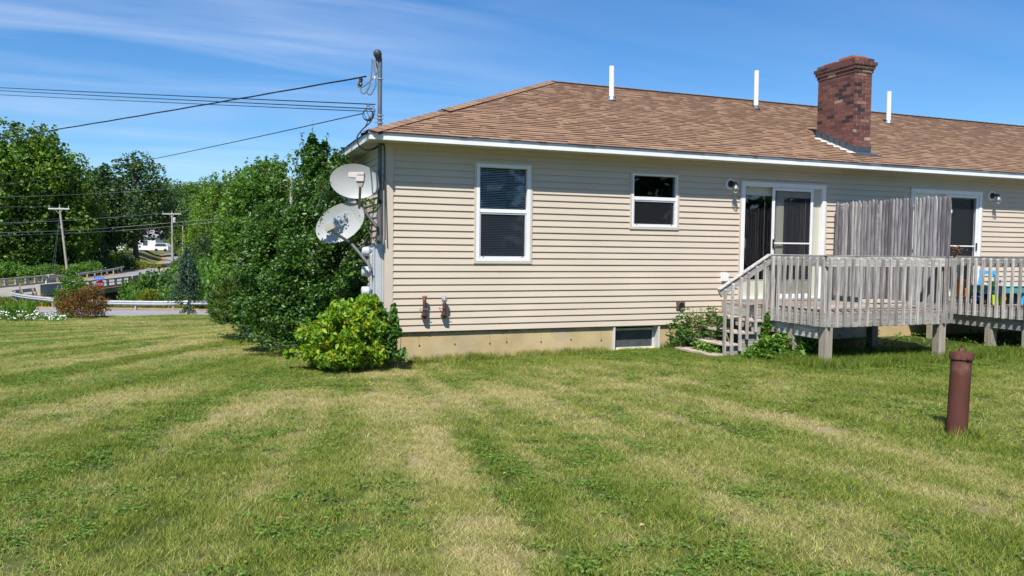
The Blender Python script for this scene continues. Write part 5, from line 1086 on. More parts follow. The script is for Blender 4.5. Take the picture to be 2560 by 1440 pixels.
shrub('green_bush', 'green flowering bush rising behind the rust brown bush', onG(182, 26.3), blobs_px([(182, 705, 26.3, 26, 20, .35), (190, 732, 26.2, 36, 26, .4), (160, 740, 26.2, 22, 22, .3), (172, 682, 26.4, 14, 10, .2), (150, 752, 26, 14, 16, .2)]), 3600, .075, L_SHB, 16, .25, .7, tw=.012, full=.3)
C = []; A = []
for px0 in (12, 34, 52, 72, -20, -45):
    bs = onG(px0, 24.0)
    for k in range(90): an = random.random() * 6.28; q = random.random(); C.append(bs + np.array([math.cos(an) * .22 * q, math.sin(an) * .22 * q, .5 * (1 - .25 * q) * random.uniform(.4, 1)])); A.append(np.array([math.cos(an) * .5, math.sin(an) * .5, 1.3]))
t = root('daylily_clump', 'tuft of upright strap leaves among white flowers at the left lawn edge', 'plant', onG(40, 24)); V = np.array(C); needle_obj('foliage', V, .34, L_MINT, t, axis=np.array(A), aspect=.11)
C = []
for i in range(360):
    px_ = random.uniform(-120, 165); p = onG(px_, random.uniform(23.0, 24.6)); C.append(p + np.array([0, 0, random.uniform(.05, .30) * (1 if px_ < 95 else .6)]))
C = np.array(C); b = MB()
for c in C:
    r_ = random.uniform(.014, .028); b.lathe([(r_ * .5, -.006), (r_, .004), (r_ * .6, .012)], c, (random.uniform(-.5, .5), random.uniform(-1.3, -.2), 1), 6)
tag(b.build('white_flowers', PETAL), kind='stuff')
C2 = C[rng.integers(0, len(C), 3600)] + rng.normal(size=(3600, 3)) * [.08, .08, .05] - [0, 0, .05]; tag(leaf_obj('flower_foliage', C2, .05, L_WEED, None), kind='stuff')

def guardrail(label, pts, group, post_every=2.6, face=1):     # pts: lateral, forward, top z
    S = smooth_poly(pts, 8); W = np.array([PL(a, b_, z) for a, b_, z in S]); t = root('guardrail', label, 'guardrail', W[0], group)
    prof = [(0, 0), (.0, .02), (.05, .07), (.05, .10), (-.005, .15), (.05, .20), (.05, .24), (.0, .29), (0, .312)]; V = []; n = len(prof)
    for i, p in enumerate(W):
        d = W[min(i + 1, len(W) - 1)] - W[max(i - 1, 0)]; d[2] = 0; d /= np.linalg.norm(d); o = np.array([d[1], -d[0], 0]) * face
        for a, z in prof: V.append(p + o * a + np.array([0, 0, -.312 + z]))
        for a, z in prof: V.append(p + o * (a - .006) + np.array([0, 0, -.312 + z]))
    b = MB(); Fs = []
    for i in range(len(W) - 1):
        for k in range(n - 1): Fs.append((i * 2 * n + k, (i + 1) * 2 * n + k, (i + 1) * 2 * n + k + 1, i * 2 * n + k + 1)); Fs.append((i * 2 * n + n + k, i * 2 * n + n + k + 1, (i + 1) * 2 * n + n + k + 1, (i + 1) * 2 * n + n + k))
    b.add(V, Fs, .5); b.build('rail_beam', GALV2, t, True)
    acc = post_every; k = 0
    for i in range(1, len(W)):
        acc += np.linalg.norm((W[i] - W[i - 1])[:2])
        if acc >= post_every:
            acc = 0; p = W[i]; d = W[i] - W[i - 1]; d[2] = 0; d /= np.linalg.norm(d); o = np.array([d[1], -d[0], 0]) * face; c = p - o * .12
            b = MB(); b.obox(c + [0, 0, -.95], c + [0, 0, -.02], .13, .15, o); b.build('post', POSTW, t)
GALV2 = mk('weathered_galvanised', (.44, .46, .47), .5, .08, 3, metal=.25, spec=.4)
G = 'guardrails along the roads'
def LD(px, D): return ((px - 1280) / F * D, D)
guardrail('long silver guardrail curving along the side road below the lawn', [(-14, 53.5, -2.55), (-21.5, 53.5, -2.57), (*LD(400, 53), -2.6), (*LD(270, 53.4), -2.62), (*LD(170, 54.4), -2.62), (*LD(90, 56.5), -2.6), (*LD(45, 59), -2.62), (*LD(29, 61.5), -2.66), (*LD(30, 64.5), -2.72), (*LD(52, 67), -2.75), (*LD(80, 69.5), -2.78), (*LD(102, 71.4), -2.78)], G, face=-1, post_every=2.3)
guardrail('guardrail beyond the bridge on the far left side of the main road', [(*LD(105, 89.3), -2.62), (*LD(150, 95), -2.60), (*LD(200, 101), -2.55), (*LD(250, 107), -2.42), (*LD(285, 112), -2.25), (*LD(309, 117), -2.05)], G, face=1, post_every=1.9)
guardrail('short guardrail with close posts at the near right end of the bridge', [(*LD(326, 91.5), -2.72), (*LD(345, 97), -2.68), (*LD(366, 103), -2.62), (*LD(386, 109), -2.55)], G, face=1, post_every=1.2)
# bridge: slab, kerbs, parapets, abutments
t = root('road_bridge', 'concrete road bridge with open post and rail parapets', 'bridge', PL(-48, 81, -3.5))
def lane(off, D):  # lateral of road edge at forward distance D
    c = np.interp(D, RDS[:, 1], RDS[:, 0]); return c + off
def strip(b, o0, o1, z0_, z1_, D0, D1, n=8):
    Ds = np.linspace(D0, D1, n); V = []
    for D in Ds:
        zr = np.interp(D, RDS[:, 1], RDS[:, 2])
        for o, z in ((o0, z0_), (o1, z0_), (o1, z1_), (o0, z1_)): V.append(PL(lane(o, D), D, zr + z))
    Fs = [(0, 3, 2, 1), tuple(4 * (n - 1) + k for k in range(4))]
    for i in range(n - 1):
        for k in range(4): Fs.append((4 * i + k, 4 * i + (k + 1) % 4, 4 * i + 4 + (k + 1) % 4, 4 * i + 4 + k))
    b.add(V, Fs, .5)
b = MB(); strip(b, -5.1, 5.1, -.62, -.02, 72, 91); b.build('bridge_deck', CONCG, t)
for s in (-1, 1): b = MB(); strip(b, s * 4.6, s * 5.12, -.02, .16, 71.5, 91.5); b.build('bridge_kerb', CONCG, t)
LIGHTC = mk('pale_concrete', (.40, .37, .31), .9, .15, 1.5, dirt=(.25, .23, .19), dscale=.9, dthr=.55)
for s in (-1, 1):
    pr = root  # parapet as part
    b = MB(); strip(b, s * 4.78, s * 4.98, .74, .90, 73, 90.5); strip(b, s * 4.80, s * 4.94, .42, .50, 73, 90.5); p_ = b.build('parapet_rail', LIGHTC, t)
    for D in np.linspace(73.6, 90, 9):
        zr = np.interp(D, RDS[:, 1], RDS[:, 2]); b = MB(); c = PL(lane(s * 4.88, D), D, zr + .14); b.obox(c, c + [0, 0, .62], .24, .28, (_pr[0], _pr[1], 0)); b.build('parapet_post', LIGHTC, t)
    for D0, D1 in ((70.0, 72.9), (90.6, 92.6)): b = MB(); strip(b, s * 4.66, s * 5.1, -.6, .92, D0, D1, 2); b.build('end_block', LIGHTC, t)
for D0, D1 in ((70.5, 72.4), (90.6, 92)): b = MB(); strip(b, -5.1, 5.1, -6.5, -.62, D0, D1, 2); b.build('abutment', CONCG, t)
b = MB()
for (o0, o1, Da, Db) in ((5.0, 9.5, 90.8, 93.5),):
    a = PL(lane(o0, Da), Da, -3.35); c = PL(lane(o0, Da) + 4.6, Db, -4.7); e = PL(lane(o0, Da) + 4.6, Db, -8); f_ = PL(lane(o0, Da), Da, -8); b.prism([a, c, e, f_], (_pf[0] * .4, _pf[1] * .4, 0))
b.build('wing_wall', LIGHTC, t)
# road furniture
p = onG(247, 56.0); t = root('stop_sign', 'red octagonal stop sign on thin post with blue street name plate above', 'road sign', p)
zc = P(245, 711, 56)[2]; c = np.array([p[0], p[1], zc]); sd = nrm(CR * math.cos(R(54)) + np.array([_pf[0], _pf[1], 0]) * math.sin(R(54))); sd[2] = 0; sd = nrm(sd); nn = np.array([sd[1], -sd[0], 0])
if nn @ (CAM - c) < 0: nn = -nn
b = MB(); b.obox(p + [0, 0, -.2], c + np.array([0, 0, .42]), .05, .04, nn); b.build('sign_post', GALV, t)
def octo(r_, off): return [c + sd * r_ * math.cos(R(22.5 + 45 * k)) + np.array([0, 0, 1]) * r_ * math.sin(R(22.5 + 45 * k)) + nn * off for k in range(8)]
b = MB(); b.prism(octo(.345, .03), nn * .006); s_ = b.build('sign_border', SIGNW, t); b = MB(); b.prism(octo(.322, .037), nn * .004); b.build('sign_face', SIGNR, t)
xdir = np.cross([0, 0, 1.], nn)
text('sign_text', 'STOP', .27, SIGNW, frame_mtx(c + nn * .043, xdir, nn), t, .002, .85)
sd2 = nrm(np.array([CR[0], CR[1], 0])); nn2 = np.array([sd2[1], -sd2[0], 0]); nn2 = nn2 if nn2 @ (CAM - c) > 0 else -nn2
pc = np.array([p[0], p[1], 0]) + np.array([0, 0, P(245, 696, 56)[2]]); tl = nrm(sd2 + np.array([0, 0, -.07]))
b = MB(); b.obox(pc - tl * .37 + nn2 * .03, pc + tl * .37 + nn2 * .03, .012, .20, (0, 0, 1)); b.build('street_plate', SIGNB, t)
text('street_name', 'PAPER MILL  RD', .105, SIGNW, frame_mtx(pc + nn2 * .042, np.cross([0, 0, 1.], nn2), nn2), t, .002, .82)
def stake(label, px_, D, h_, mat, w_=.07, top=None):
    p = onG(px_, D); t = root('delineator', label, 'marker post', p, None); b = MB(); b.obox(p + [0, 0, -.2], p + np.array([0, 0, h_]), w_, .03, (0, 1, 0)); b.build('marker_stake', mat, t)
    b = MB(); b.obox(p + np.array([0, -.02, h_ - .22]), p + np.array([0, -.02, h_ + .02]), w_ * 1.25, .03, (0, 1, 0)); b.build('reflector_plate', top, t)
stake('brown marker stake with orange top inside the guardrail bend', 48, 65.5, 1.35, mk('brown_stake', (.25, .14, .08), .7), .08, mk('faded_orange', (.6, .25, .14), .6))
stake('white marker stake on the near concrete bridge block', 113, 71.4, 1.25, SIGNW, .07, SIGNW)
stake('small white marker stake at the far bridge block', 99, 90.0, 1.35, SIGNW, .08, SIGNW)
def power_pole(label, px_, D, topy, lean, arm=True, can=False, bz=None, r0=.16, L_=1.25):
    p = onG(px_, D); top = P(px_ - lean, topy, D); t = root('utility_pole', label, 'utility pole', p, 'utility poles along the road')
    b = MB(); b.tube([p + [0, 0, -.5], top], [r0, r0 * .68], 10); b.build('pole', POLEW, t, True)
    if arm:
        ar = np.array([CR[0], CR[1], 0]); c_ = top - np.array([0, 0, .25]) - np.array([_pf[0], _pf[1], 0]) * .15; b = MB(); b.obox(c_ - ar * L_, c_ + ar * L_, .13, .16); b.build('crossarm', mk('pale_arm', (.5, .48, .44), .8, .1), t)
        b = MB(); b.obox(c_ - ar * .55, c_ - ar * .02 - np.array([0, 0, .6]), .03, .04); b.obox(c_ + ar * .55, c_ + ar * .02 - np.array([0, 0, .6]), .03, .04); b.build('arm_brace', POLEW, t)
        for k in (-1, 1): b = MB(); b.lathe([(.05, 0), (.08, .08), (.05, .18), (.07, .24), (.03, .3)], c_ + ar * (L_ - .12) * k + [0, 0, .08], k=8); b.build('insulator', GALV, t, True)
        b = MB(); b.lathe([(.04, 0), (.07, .1), (.04, .25), (.02, .35)], top, k=8); b.build('insulator', GALV, t, True)
    if can: b = MB(); b.lathe([(.2, 0), (.22, .05), (.22, .8), (.15, .88)], top + np.array([CR[0] * .38, CR[1] * .38, -1.7]), k=14); b.build('transformer', mk('grey_can', (.5, .52, .53), .5), t, True)
    return t, top
tp, top1 = power_pole('tall leaning wooden power pole with crossarm behind the bridge', 170, 98, 517, 21, L_=1.32)
b = MB()
for q in (6, 26): b.tube([top1 - [0, 0, 1.0], onG(170 - 48 + q * .35, 97)], .006, 4)
b.build('guy_wire', GALV, tp)
tp2, top2 = power_pole('power pole with crossarm and transformer beside the road bend', 431, 128, 531, 1, can=True, L_=1.55, r0=.2)
power_pole('short plain wooden pole right of the transformer pole', 456, 132, 565, -1, arm=False, r0=.17)
tp3, top3 = power_pole('pale wooden pole standing behind the leafy shrub top', 728, 40, 440, 0, arm=False, r0=.105)
G = 'power lines crossing in front of the left trees'
for i, (lb, pts, r_) in enumerate((('uppermost power line reaching in front of the left trees', [(-150, 497, 90), (200, 486, 108), (431, 472, 126)], .020), ('power line meeting the crossarm of the transformer pole', [(-150, 562, 80), (150, 552, 98), (415, 533, 127)], .024),
      ('upper wire of the paired lower lines over the bridge', [(-150, 585, 75), (150, 577, 90), (320, 566, 105), (560, 545, 80)], .022), ('lower wire of the paired lower lines over the bridge', [(-150, 593, 75), (150, 584, 90), (320, 575, 105), (560, 554, 80)], .018), ('power line running right from the transformer pole arm', [(436, 532, 127), (500, 522, 108), (560, 515, 90)], .022), ('thin wire between the leaning pole and the frame edge', [(-150, 520, 85), (50, 517, 92), (138, 518, 97.5)], .016),
      ('low thin wire left of the leaning pole', [(-150, 572, 80), (30, 560, 90), (155, 545, 97.5)], .014))):
    b = MB(); b.tube(curve([P(*q) for q in pts], 14), r_, 5); tag(b.build('power_line', mk('wire_%d' % i, (.30, .32, .32), .5) if i < 5 else CABG, None, True), lb, 'power line', G)
# distant white house and vehicle
p = onG(305, 186); t = root('white_house', 'long low white house half hidden behind the distant dark tree', 'house', p)
b = MB(); x_ = nrm(np.array([CR[0], CR[1], 0])); y_ = np.array([_pf[0], _pf[1], 0]); c0 = p - x_ * 7; hh = 3.0
b.prism([c0, c0 + x_ * 15, c0 + x_ * 15 + [0, 0, hh], c0 + [0, 0, hh]], y_ * 7); hw_ = b.build('wall', HOUSEW, t)
b = MB(); a0 = c0 - x_ * .5 - y_ * .5 + [0, 0, hh]; b.prism([a0, a0 + y_ * 8, a0 + y_ * 4 + [0, 0, 1.9]], x_ * 16); b.build('roof', ROOFG, t)
for k in (2, 5, 9, 12): b = MB(); q = c0 + x_ * k - y_ * .05 + [0, 0, 1.1]; b.prism([q, q + x_ * 1.1, q + x_ * 1.1 + [0, 0, 1.2], q + [0, 0, 1.2]], y_ * .04); b.build('window', CARG, hw_)
p = onG(402, 168); p[2] = max(p[2], P(402, 629, 168)[2]); t = root('parked_van', 'white van parked on the distant lawn between the trees', 'van', p)
b = MB(); c0 = p - x_ * 1.55; prof = [(0, .35), (0, 1.0), (.12, 1.15), (.35, 1.72), (.7, 1.85), (2.3, 1.85), (2.75, 1.7), (3.05, 1.1), (3.1, .35)]; b.prism([c0 + x_ * a + [0, 0, z] for a, z in prof], y_ * 1.8); b.build('body', CARW, t)
b = MB(); pr2 = [(.22, 1.12), (.42, 1.62), (.75, 1.75), (2.25, 1.75), (2.62, 1.62), (2.85, 1.12)]; b.prism([c0 + x_ * a + [0, 0, z] - y_ * .02 for a, z in pr2], y_ * .03); b.build('windscreen', CARG, t)
for k in (.55, 2.5): b = MB(); b.lathe([(.33, 0), (.33, .2)], c0 + x_ * k + [0, 0, .33] - y_ * .05, y_, 14); b.build('wheel', TYRE, t, True)

# ================================================================== TREES
GT = 'trees of the wood beyond the bridge'
protoA = make_tree('x', 13, 19, L_TREE, 17000, .36, .3, .02, 30, GT, gaps=1.5)
protoB = make_tree('x', 11, 17, L_MAPLE, 15000, .34, .28, .02, 28, GT, name='maple_tree', gaps=1.5)
protoC = make_tree('x', 12, 17, L_TREED, 14000, .33, .42, .20, 26, GT, name='oak_tree', gaps=1.6)
protoD = make_tree('x', 6.5, 17, L_TREED, 10000, .34, .22, .06, 18, GT, name='pine_tree', taper=1.25)
first = {}
def plant(proto, label, px_, D, topy, s=1.0, widen=1.0):
    g = onG(px_, D); H = {protoA: 19, protoB: 17, protoC: 17, protoD: 17}[proto]; topz = P(px_, topy, D)[2]; k = (topz - g[2]) / (H * .97)
    if proto not in first:
        first[proto] = 1; proto.location = Vector(g); proto.rotation_euler = (0, 0, random.random() * 6); proto.scale = (k * s * widen, k * s * widen, k); proto['label'] = label; return proto
    return dup(proto, g, label, random.random() * 6.28, (k * s * widen, k * s * widen, k))
TR = [(protoA, 'tall green tree filling the left edge of the view', -10, 103, 322, 1.0), (protoB, 'bright yellow green tree with the highest crown near the left edge', 92, 108, 330, 1.0), (protoA, 'broad green tree just left of the leaning power pole', 118, 112, 352, .95),
 (protoB, 'green tree whose crown slopes down right behind the leaning pole', 178, 116, 398, .85), (protoC, 'very dark tree low behind the leaning power pole', 55, 106, 450, 1.0), (protoC, 'dark low tree between the leaning pole and the white house', 215, 122, 500, .8),
 (protoD, 'spiky topped pine left of the distant dark oak', 262, 140, 415, 1.1), (protoD, 'second spiky pine close behind the first pine', 238, 150, 426, .9), (protoC, 'large dark oak with bare trunk on the distant lawn', 343, 143, 394, 1.12), 
 (protoC, 'dark green tree right of the oak and behind the transformer pole', 440, 195, 500, 1.2), (protoA, 'hillside tree with lowest skyline between oak and shrub', 428, 260, 458, 1.5), (protoB, 'hillside tree on the skyline left of the tall shrubs', 470, 270, 460, 1.6), (protoA, 'mid distance tree above the weeping spruce', 528, 132, 455, .8), (protoB, 'light green tree right above the weeping spruce', 500, 108, 520, .75),
 (protoB, 'light green tree just left of the large bright shrub', 560, 96, 446, .75), (protoA, 'green tree behind the bright shrub top', 600, 92, 456, .85), (protoC, 'dark tree low behind the weeping spruce', 512, 88, 590, 1.1), (protoA, 'tree hidden mostly behind the tall pear shrub', 690, 90, 440, .9),
 (protoB, 'far hillside tree at the skyline above the road bend', 395, 280, 462, 1.6), (protoA, 'far hillside tree left of the skyline gap', 500, 300, 458, 1.6), (protoC, 'far dark hillside tree in the skyline gap', 450, 240, 478, 1.6), (protoA, 'tree outside the left edge of the wood', -110, 108, 330, 1.0), (protoC, 'dark tree behind the left edge trees', 20, 125, 380, 1.2), (protoC, 'dark tree filling the gap behind the leaning pole', 150, 130, 430, 1.2),
 (protoA, 'tree between the pines and the oak', 290, 165, 455, 1.1), (protoD, 'dark conifer behind the white house', 300, 205, 470, 1.6), (protoA, 'tree right of the white van', 476, 178, 500, 1.0)]
for pr, lb, px_, D, ty, s in TR: plant(pr, lb, px_, D, ty, s)
# distant forest on the hill
C = []
for i in range(900):
    D = random.uniform(330, 700); px_ = random.uniform(-700, 800); g = onG(px_, D); h_ = random.uniform(9, 15); c = g + np.array([0, 0, h_ * .6]); d = rng.normal(size=(40, 3)); d /= np.linalg.norm(d, axis=1)[:, None]; C.append(c + d * [5, 5, h_ * .5])
for i in range(170):     # the wood goes on beyond the left edge
    D = random.uniform(95, 150); px_ = random.uniform(-1900, -230); g = onG(px_, D); h_ = random.uniform(14, 20); d = rng.normal(size=(130, 3)); d /= np.linalg.norm(d, axis=1)[:, None]; C.append(g + np.array([0, 0, h_ * .5]) + d * [4.5, 4.5, h_ * .5])
tag(leaf_obj('distant_forest', np.concatenate(C), 1.1, L_TREE, None, aspect=.9), kind='stuff')
# unseen wood behind the camera, added so the window glass reflects dark trees
C = []
for i in range(60):
    x_ = -46 + i * 1.6 + random.uniform(-.6, .6); y_ = -42 + random.uniform(-4, 3); h_ = random.uniform(7, 11); d = rng.normal(size=(130, 3)); d /= np.linalg.norm(d, axis=1)[:, None]; C.append(np.array([x_, y_, h_ * .45]) + d * [2.2, 2.2, h_ * .55])
tag(leaf_obj('added_wood', np.concatenate(C), .9, L_TREED, None, aspect=.9), kind='stuff')
# roadside bushes
def bush_proto(name, lb, mat, size=.14, n=2600, wd=2.2, h=1.7, group=None, needle=False):
    t = root(name, lb, 'bush', (0, 0, 0), group); bl = [(random.uniform(-.3, .3) * wd, random.uniform(-.3, .3) * wd, h * random.uniform(.3, .62), wd * .3, wd * .3, h * .36) for _ in range(8)]
    C = blob_pts(bl, n, .7, .5, random.random() * 30, full=.3); C = C[C[:, 2] > 0]
    b = MB()
    for q in bl: b.tube([(0, 0, -.3), (q[0] * .5, q[1] * .5, q[2] * .6), q[:3]], .03, 4)
    b.build('stem', TWIG, t, True); leaf_obj('foliage', C, size, mat, t, aspect=.6, up=.3, axis=np.tile([0, 0, .6], (len(C), 1)))
    return t
GB = 'roadside bushes beyond the lawn'
pb1 = bush_proto('roadside_bush', 'x', L_SHB, group=GB); pb2 = bush_proto('goldenrod_clump', 'x', L_GOLD, .12, 2400, 2.4, 1.3, group=GB); pb3 = bush_proto('dark_bush', 'x', L_TREED, .16, 2600, 2.6, 2.2, group=GB); pb4 = bush_proto('willow_bush', 'x', L_WEED, .16, 3200, 2.4, 2.4, group=GB)
BS = [(pb1, 'bush at the frame edge behind the far bridge rail', -20, 96, 668, 1.6), (pb1, 'bush behind the left end of the far bridge rail', 22, 98, 655, 1.7), (pb1, 'bright bush left of the foot of the leaning pole', 75, 98, 668, 1.5), (pb1, 'bright bush just left of the leaning pole base', 115, 100, 662, 1.6), (pb2, 'yellow green bush touching the leaning pole base', 148, 101, 664, 1.5),
 (pb1, 'bright bush right of the leaning pole base', 190, 104, 660, 1.6), (pb1, 'bush behind the far guardrail midway', 222, 108, 655, 1.6), (pb3, 'dark bush behind the far guardrail', 250, 116, 645, 1.7), (pb2, 'yellow bush behind the end of the far guardrail', 275, 122, 640, 1.8), (pb3, 'greyish bush beside the guardrail end', 298, 128, 632, 1.7),
 (pb2, 'goldenrod clump nearest the guardrail end', 318, 130, 650, 1.5), (pb2, 'goldenrod clump below the oak trunk', 338, 132, 652, 1.5), (pb2, 'goldenrod clump at the road verge middle', 358, 134, 655, 1.4), (pb2, 'low goldenrod clump near the transformer pole', 380, 136, 659, 1.2), (pb2, 'last low goldenrod clump before the pole', 404, 138, 660, 1.1),
 (pb4, 'yellow green climber at the bridge end block', 326, 84, 700, 1.0), (pb4, 'willow bush right of the wing wall', 352, 74, 706, 1.5), (pb4, 'tall bright willow bush in the ravine', 392, 70, 676, 1.7), (pb4, 'bright willow bush left of the weeping spruce', 425, 70, 682, 1.7), (pb1, 'bush behind the weeping spruce', 462, 66, 668, 1.9), (pb3, 'dark bush right of the weeping spruce', 498, 62, 662, 2.0), (pb1, 'green bush above the guardrail end', 525, 60, 690, 2.0),
 (pb1, 'low bush behind the guardrail middle', 345, 60, 728, 1.1), (pb2, 'low weedy clump behind the guardrail', 380, 58, 726, 1.2), (pb1, 'low bush above the guardrail left of the spruce', 430, 58, 722, 1.2), (pb2, 'yellow flecked weed clump right of the spruce', 505, 57, 715, 1.4),
 (pb1, 'bush behind the bright shrub at the road', 560, 56, 650, 2.2), (pb4, 'tall weeds right of the weeping spruce', 530, 80, 640, 2.0), (pb1, 'bush hiding behind the yew', 600, 55, 660, 2.2), (pb4, 'leafy bush up the slope beyond the spruce', 480, 95, 632, 2.0), (pb3, 'dark bush at the far road bend', 460, 118, 640, 1.6)]
hts = {pb1: 1.55, pb2: 1.2, pb3: 2.0, pb4: 2.2}; used = set()
for pr, lb, px_, D, ty, s in BS:
    g = onG(px_, D); k = max(.5, (P(px_, ty, D)[2] - g[2]) / hts[pr]); kk = s * (1 + .12 * random.uniform(-1, 1))
    if pr not in used: used.add(pr); pr.location = Vector(g); pr.scale = (kk, kk, k); pr['label'] = lb
    else: dup(pr, g, lb, random.random() * 6.28, (kk, kk, k))
# rough grass on verges and slopes
C = []; M = []
for i in range(26000):
    px_ = random.uniform(-40, 600); D = random.choice((random.uniform(53.8, 60), random.uniform(53.8, 70), random.uniform(91, 130))); g = GP(px_, D, 0)
    C.append(g)
C = np.array(C); L_ = (C[:, 0] - CAM[0]) * _pr[0] + (C[:, 1] - CAM[1]) * _pr[1]; D_ = (C[:, 0] - CAM[0]) * _pf[0] + (C[:, 1] - CAM[1]) * _pf[1]
k1 = polydist(L_, D_, RDS)[0] > RHW + 1.2; k2 = polydist(L_, D_, SR)[0] > SHW + 1.7; C = C[k1 & k2]; C[:, 2] = ground_z(C[:, 0], C[:, 1]) + rng.uniform(.02, .3, len(C))
tag(needle_obj('verge_weeds', C, .5, L_GOLD, None, axis=np.tile([0, 0, 1.5], (len(C), 1)), aspect=.12), kind='stuff')

# ================================================================== LAWN GRASS (stuff)
def tuft(k, rad, nb, hgt, wid, lean=.55, weed=False):
    V = []; Fq = []; r_ = []
    for i in range(nb):
        a = random.random() * 6.28; q = rad * math.sqrt(random.random()); x, y = math.cos(a) * q, math.sin(a) * q
        if weed:
            h_ = hgt * random.uniform(.4, 1); s = wid * random.uniform(.7, 1.4); an = random.random() * 6.28; tx, ty = random.uniform(-.4, .4), random.uniform(-.4, .4)
            c = np.array([x, y, h_]); u = np.array([math.cos(an), math.sin(an), tx]) * s; v = np.array([-math.sin(an), math.cos(an), ty]) * s * .7
            o = len(V); V += [c - u, c + v, c + u, c - v]; Fq.append((o, o + 1, o + 2)); Fq.append((o, o + 2, o + 3)); r_ += [random.random()] * 4
        else:
            h_ = hgt * random.uniform(.45, 1.15); an = random.random() * 6.28; ln = h_ * random.uniform(.1, lean * 2); w_ = wid * random.uniform(.7, 1.3) / 2; d = random.random() * 6.28
            o = len(V); V += [np.array([x - math.cos(d) * w_, y - math.sin(d) * w_, -.012]), np.array([x + math.cos(d) * w_, y + math.sin(d) * w_, -.012]), np.array([x + math.cos(an) * ln, y + math.sin(an) * ln, h_])]
            Fq.append((o, o + 1, o + 2)); r_ += [random.random()] * 3
    me = bpy.data.meshes.new('grass_tuft_mesh'); me.from_pydata([tuple(v) for v in V], [], Fq); me.attributes.new('rnd', 'FLOAT', 'POINT').data.foreach_set('value', r_); me.materials.append(BLADEM if not weed else CLOVM)
    return bpy.data.objects.new('grass_tuft_%02d' % k, me)
CLOVM = leafmat('clover_leaf', (.07, .15, .02), (.12, .22, .03), (.20, .30, .06), .3, .6, .25)
col = bpy.data.collections.new('grass_tufts')
for k in range(6): col.objects.link(tuft(k, .10, 100, .040, .0062, 1.1))
for k in range(6, 8): col.objects.link(tuft(k, .10, 30, .040, .012, weed=True))
for k in range(8, 10): col.objects.link(tuft(k, .09, 110, .13, .006, .5))
Lr, Dr = [], []
def scatter(D0, D1, dens, wl, wr):
    n = int((D1 - D0) * (wl + wr) * dens); D = rng.uniform(D0, D1, n); L = rng.uniform(-wl, wr, n); k = (np.abs(L) < D * .76 + 3.2); return L[k], D[k]
parts = [scatter(1.5, 7, 150, 8, 8) + (.95,), scatter(7, 13, 95, 12.5, 13) + (1.12,), scatter(13, 20, 46, 18, 3) + (1.5,), scatter(20, 28, 22, 24, 0) + (1.9,)]
L = np.concatenate([p[0] for p in parts]); D = np.concatenate([p[1] for p in parts]); S = np.concatenate([np.full(len(p[0]), p[2]) for p in parts])
X = CAM[0] + _pr[0] * L + _pf[0] * D; Y = CAM[1] + _pr[1] * L + _pf[1] * D
ok = ~((X > XC) & (Y > .05)); X, Y, S, D, L = X[ok], Y[ok], S[ok], D[ok], L[ok]
dr = dryness(X, Y); idx = rng.integers(0, 6, len(X))
cl = fbm(X * 1.1 + 40, Y * 1.1, 3); weed = (rng.random(len(X)) < np.clip((cl - .40) * 1.3, .02, .30)) & (dr < .62); idx = np.where(weed, rng.integers(6, 8, len(X)), idx)
near_wall = ((Y > -.30) & (X > .3) & (X < 5) & ~((X > 3.5) & (X < 4.7)) & (rng.random(len(X)) < .7)) | ((Y > -2.9) & (Y < -1.3) & (X > 5.4) & (rng.random(len(X)) < .7)) | ((np.hypot(X - 4.12, Y + 6.08) < .30) & (rng.random(len(X)) < .6))
idx = np.where(near_wall & (rng.random(len(X)) < .75), rng.integers(8, 10, len(X)), idx)
under = (X > 5.9) & (Y > -2.3); keep = ~(under & (rng.random(len(X)) < .55)); X, Y, S, D, dr, idx = X[keep], Y[keep], S[keep], D[keep], dr[keep], idx[keep]
Z = ground_z(X, Y); me = bpy.data.meshes.new('lawn_grass'); me.vertices.add(len(X)); me.vertices.foreach_set('co', np.stack([X, Y, Z], 1).astype(np.float32).ravel())
hs_ = (.72 + .5 * fbm(X * .9 + 7, Y * .9, 3)) * (1 - .25 * dr)
for nm, tp_, dat in (('dry', 'FLOAT', dr), ('scl', 'FLOAT', S * rng.uniform(.85, 1.15, len(X))), ('hgt', 'FLOAT', hs_), ('rot', 'FLOAT', rng.uniform(0, 6.28, len(X))), ('idx', 'INT', idx)):
    me.attributes.new(nm, tp_, 'POINT').data.foreach_set('value', dat.astype(np.int32 if tp_ == 'INT' else np.float32))
go = bpy.data.objects.new('lawn_grass', me); sc.collection.objects.link(go); tag(go, kind='stuff')
ng = bpy.data.node_groups.new('scatter_grass', 'GeometryNodeTree'); ng.interface.new_socket('Geometry', in_out='INPUT', socket_type='NodeSocketGeometry'); ng.interface.new_socket('Geometry', in_out='OUTPUT', socket_type='NodeSocketGeometry')
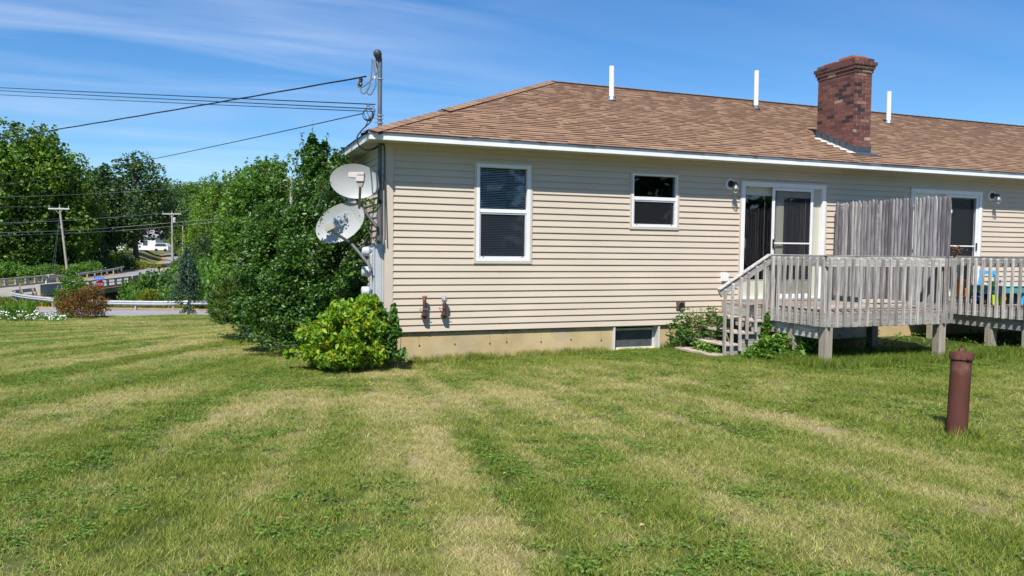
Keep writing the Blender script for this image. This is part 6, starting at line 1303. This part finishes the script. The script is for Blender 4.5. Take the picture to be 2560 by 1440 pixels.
gn = ng.nodes; gl = ng.links; gi = gn.new('NodeGroupInput'); g_o = gn.new('NodeGroupOutput'); ip = gn.new('GeometryNodeInstanceOnPoints'); ci = gn.new('GeometryNodeCollectionInfo'); ci.inputs['Collection'].default_value = col; ci.inputs['Separate Children'].default_value = True; ci.inputs['Reset Children'].default_value = True
m2p = gn.new('GeometryNodeMeshToPoints'); m2p.inputs['Radius'].default_value = .001
gl.new(gi.outputs[0], m2p.inputs['Mesh']); gl.new(m2p.outputs[0], ip.inputs['Points']); gl.new(ci.outputs[0], ip.inputs['Instance']); ip.inputs['Pick Instance'].default_value = True
def na(nm, tp_): q = gn.new('GeometryNodeInputNamedAttribute'); q.data_type = tp_; q.inputs['Name'].default_value = nm; return q.outputs['Attribute']
gl.new(na('idx', 'INT'), ip.inputs['Instance Index']); cx_ = gn.new('ShaderNodeCombineXYZ'); gl.new(na('rot', 'FLOAT'), cx_.inputs[2]); gl.new(cx_.outputs[0], ip.inputs['Rotation'])
cs = gn.new('ShaderNodeCombineXYZ'); sq = na('scl', 'FLOAT'); gl.new(sq, cs.inputs[0]); gl.new(sq, cs.inputs[1]); gl.new(na('hgt', 'FLOAT'), cs.inputs[2]); gl.new(cs.outputs[0], ip.inputs['Scale']); gl.new(ip.outputs[0], g_o.inputs[0])
mo = go.modifiers.new('scatter', 'NODES'); mo.node_group = ng
# fallen leaves and clover heads on the lawn
b = MB()
for px_, py_ in ((1333, 1099), (1262, 1196), (1605, 1330), (1100, 930), (900, 928), (880, 932), (912, 925), (860, 930), (830, 930), (845, 922), (800, 926), (560, 1190), (700, 1300)):
    q = unproj_ground(px_, py_); z_ = gz(q) + .035; r_ = random.uniform(.012, .024)
    b.add([(q[0] - r_, q[1], z_), (q[0], q[1] - r_ * .7, z_ + .01), (q[0] + r_, q[1], z_ + .004), (q[0], q[1] + r_ * .7, z_ + .014)], [(0, 1, 2, 3)])
tag(b.build('fallen_leaves', mk('fallen_leaf', (.5, .3, .06), .7, .1, ramp=[(0, (.45, .28, .06)), (.5, (.28, .12, .06)), (1, (.40, .33, .14))])), kind='stuff')
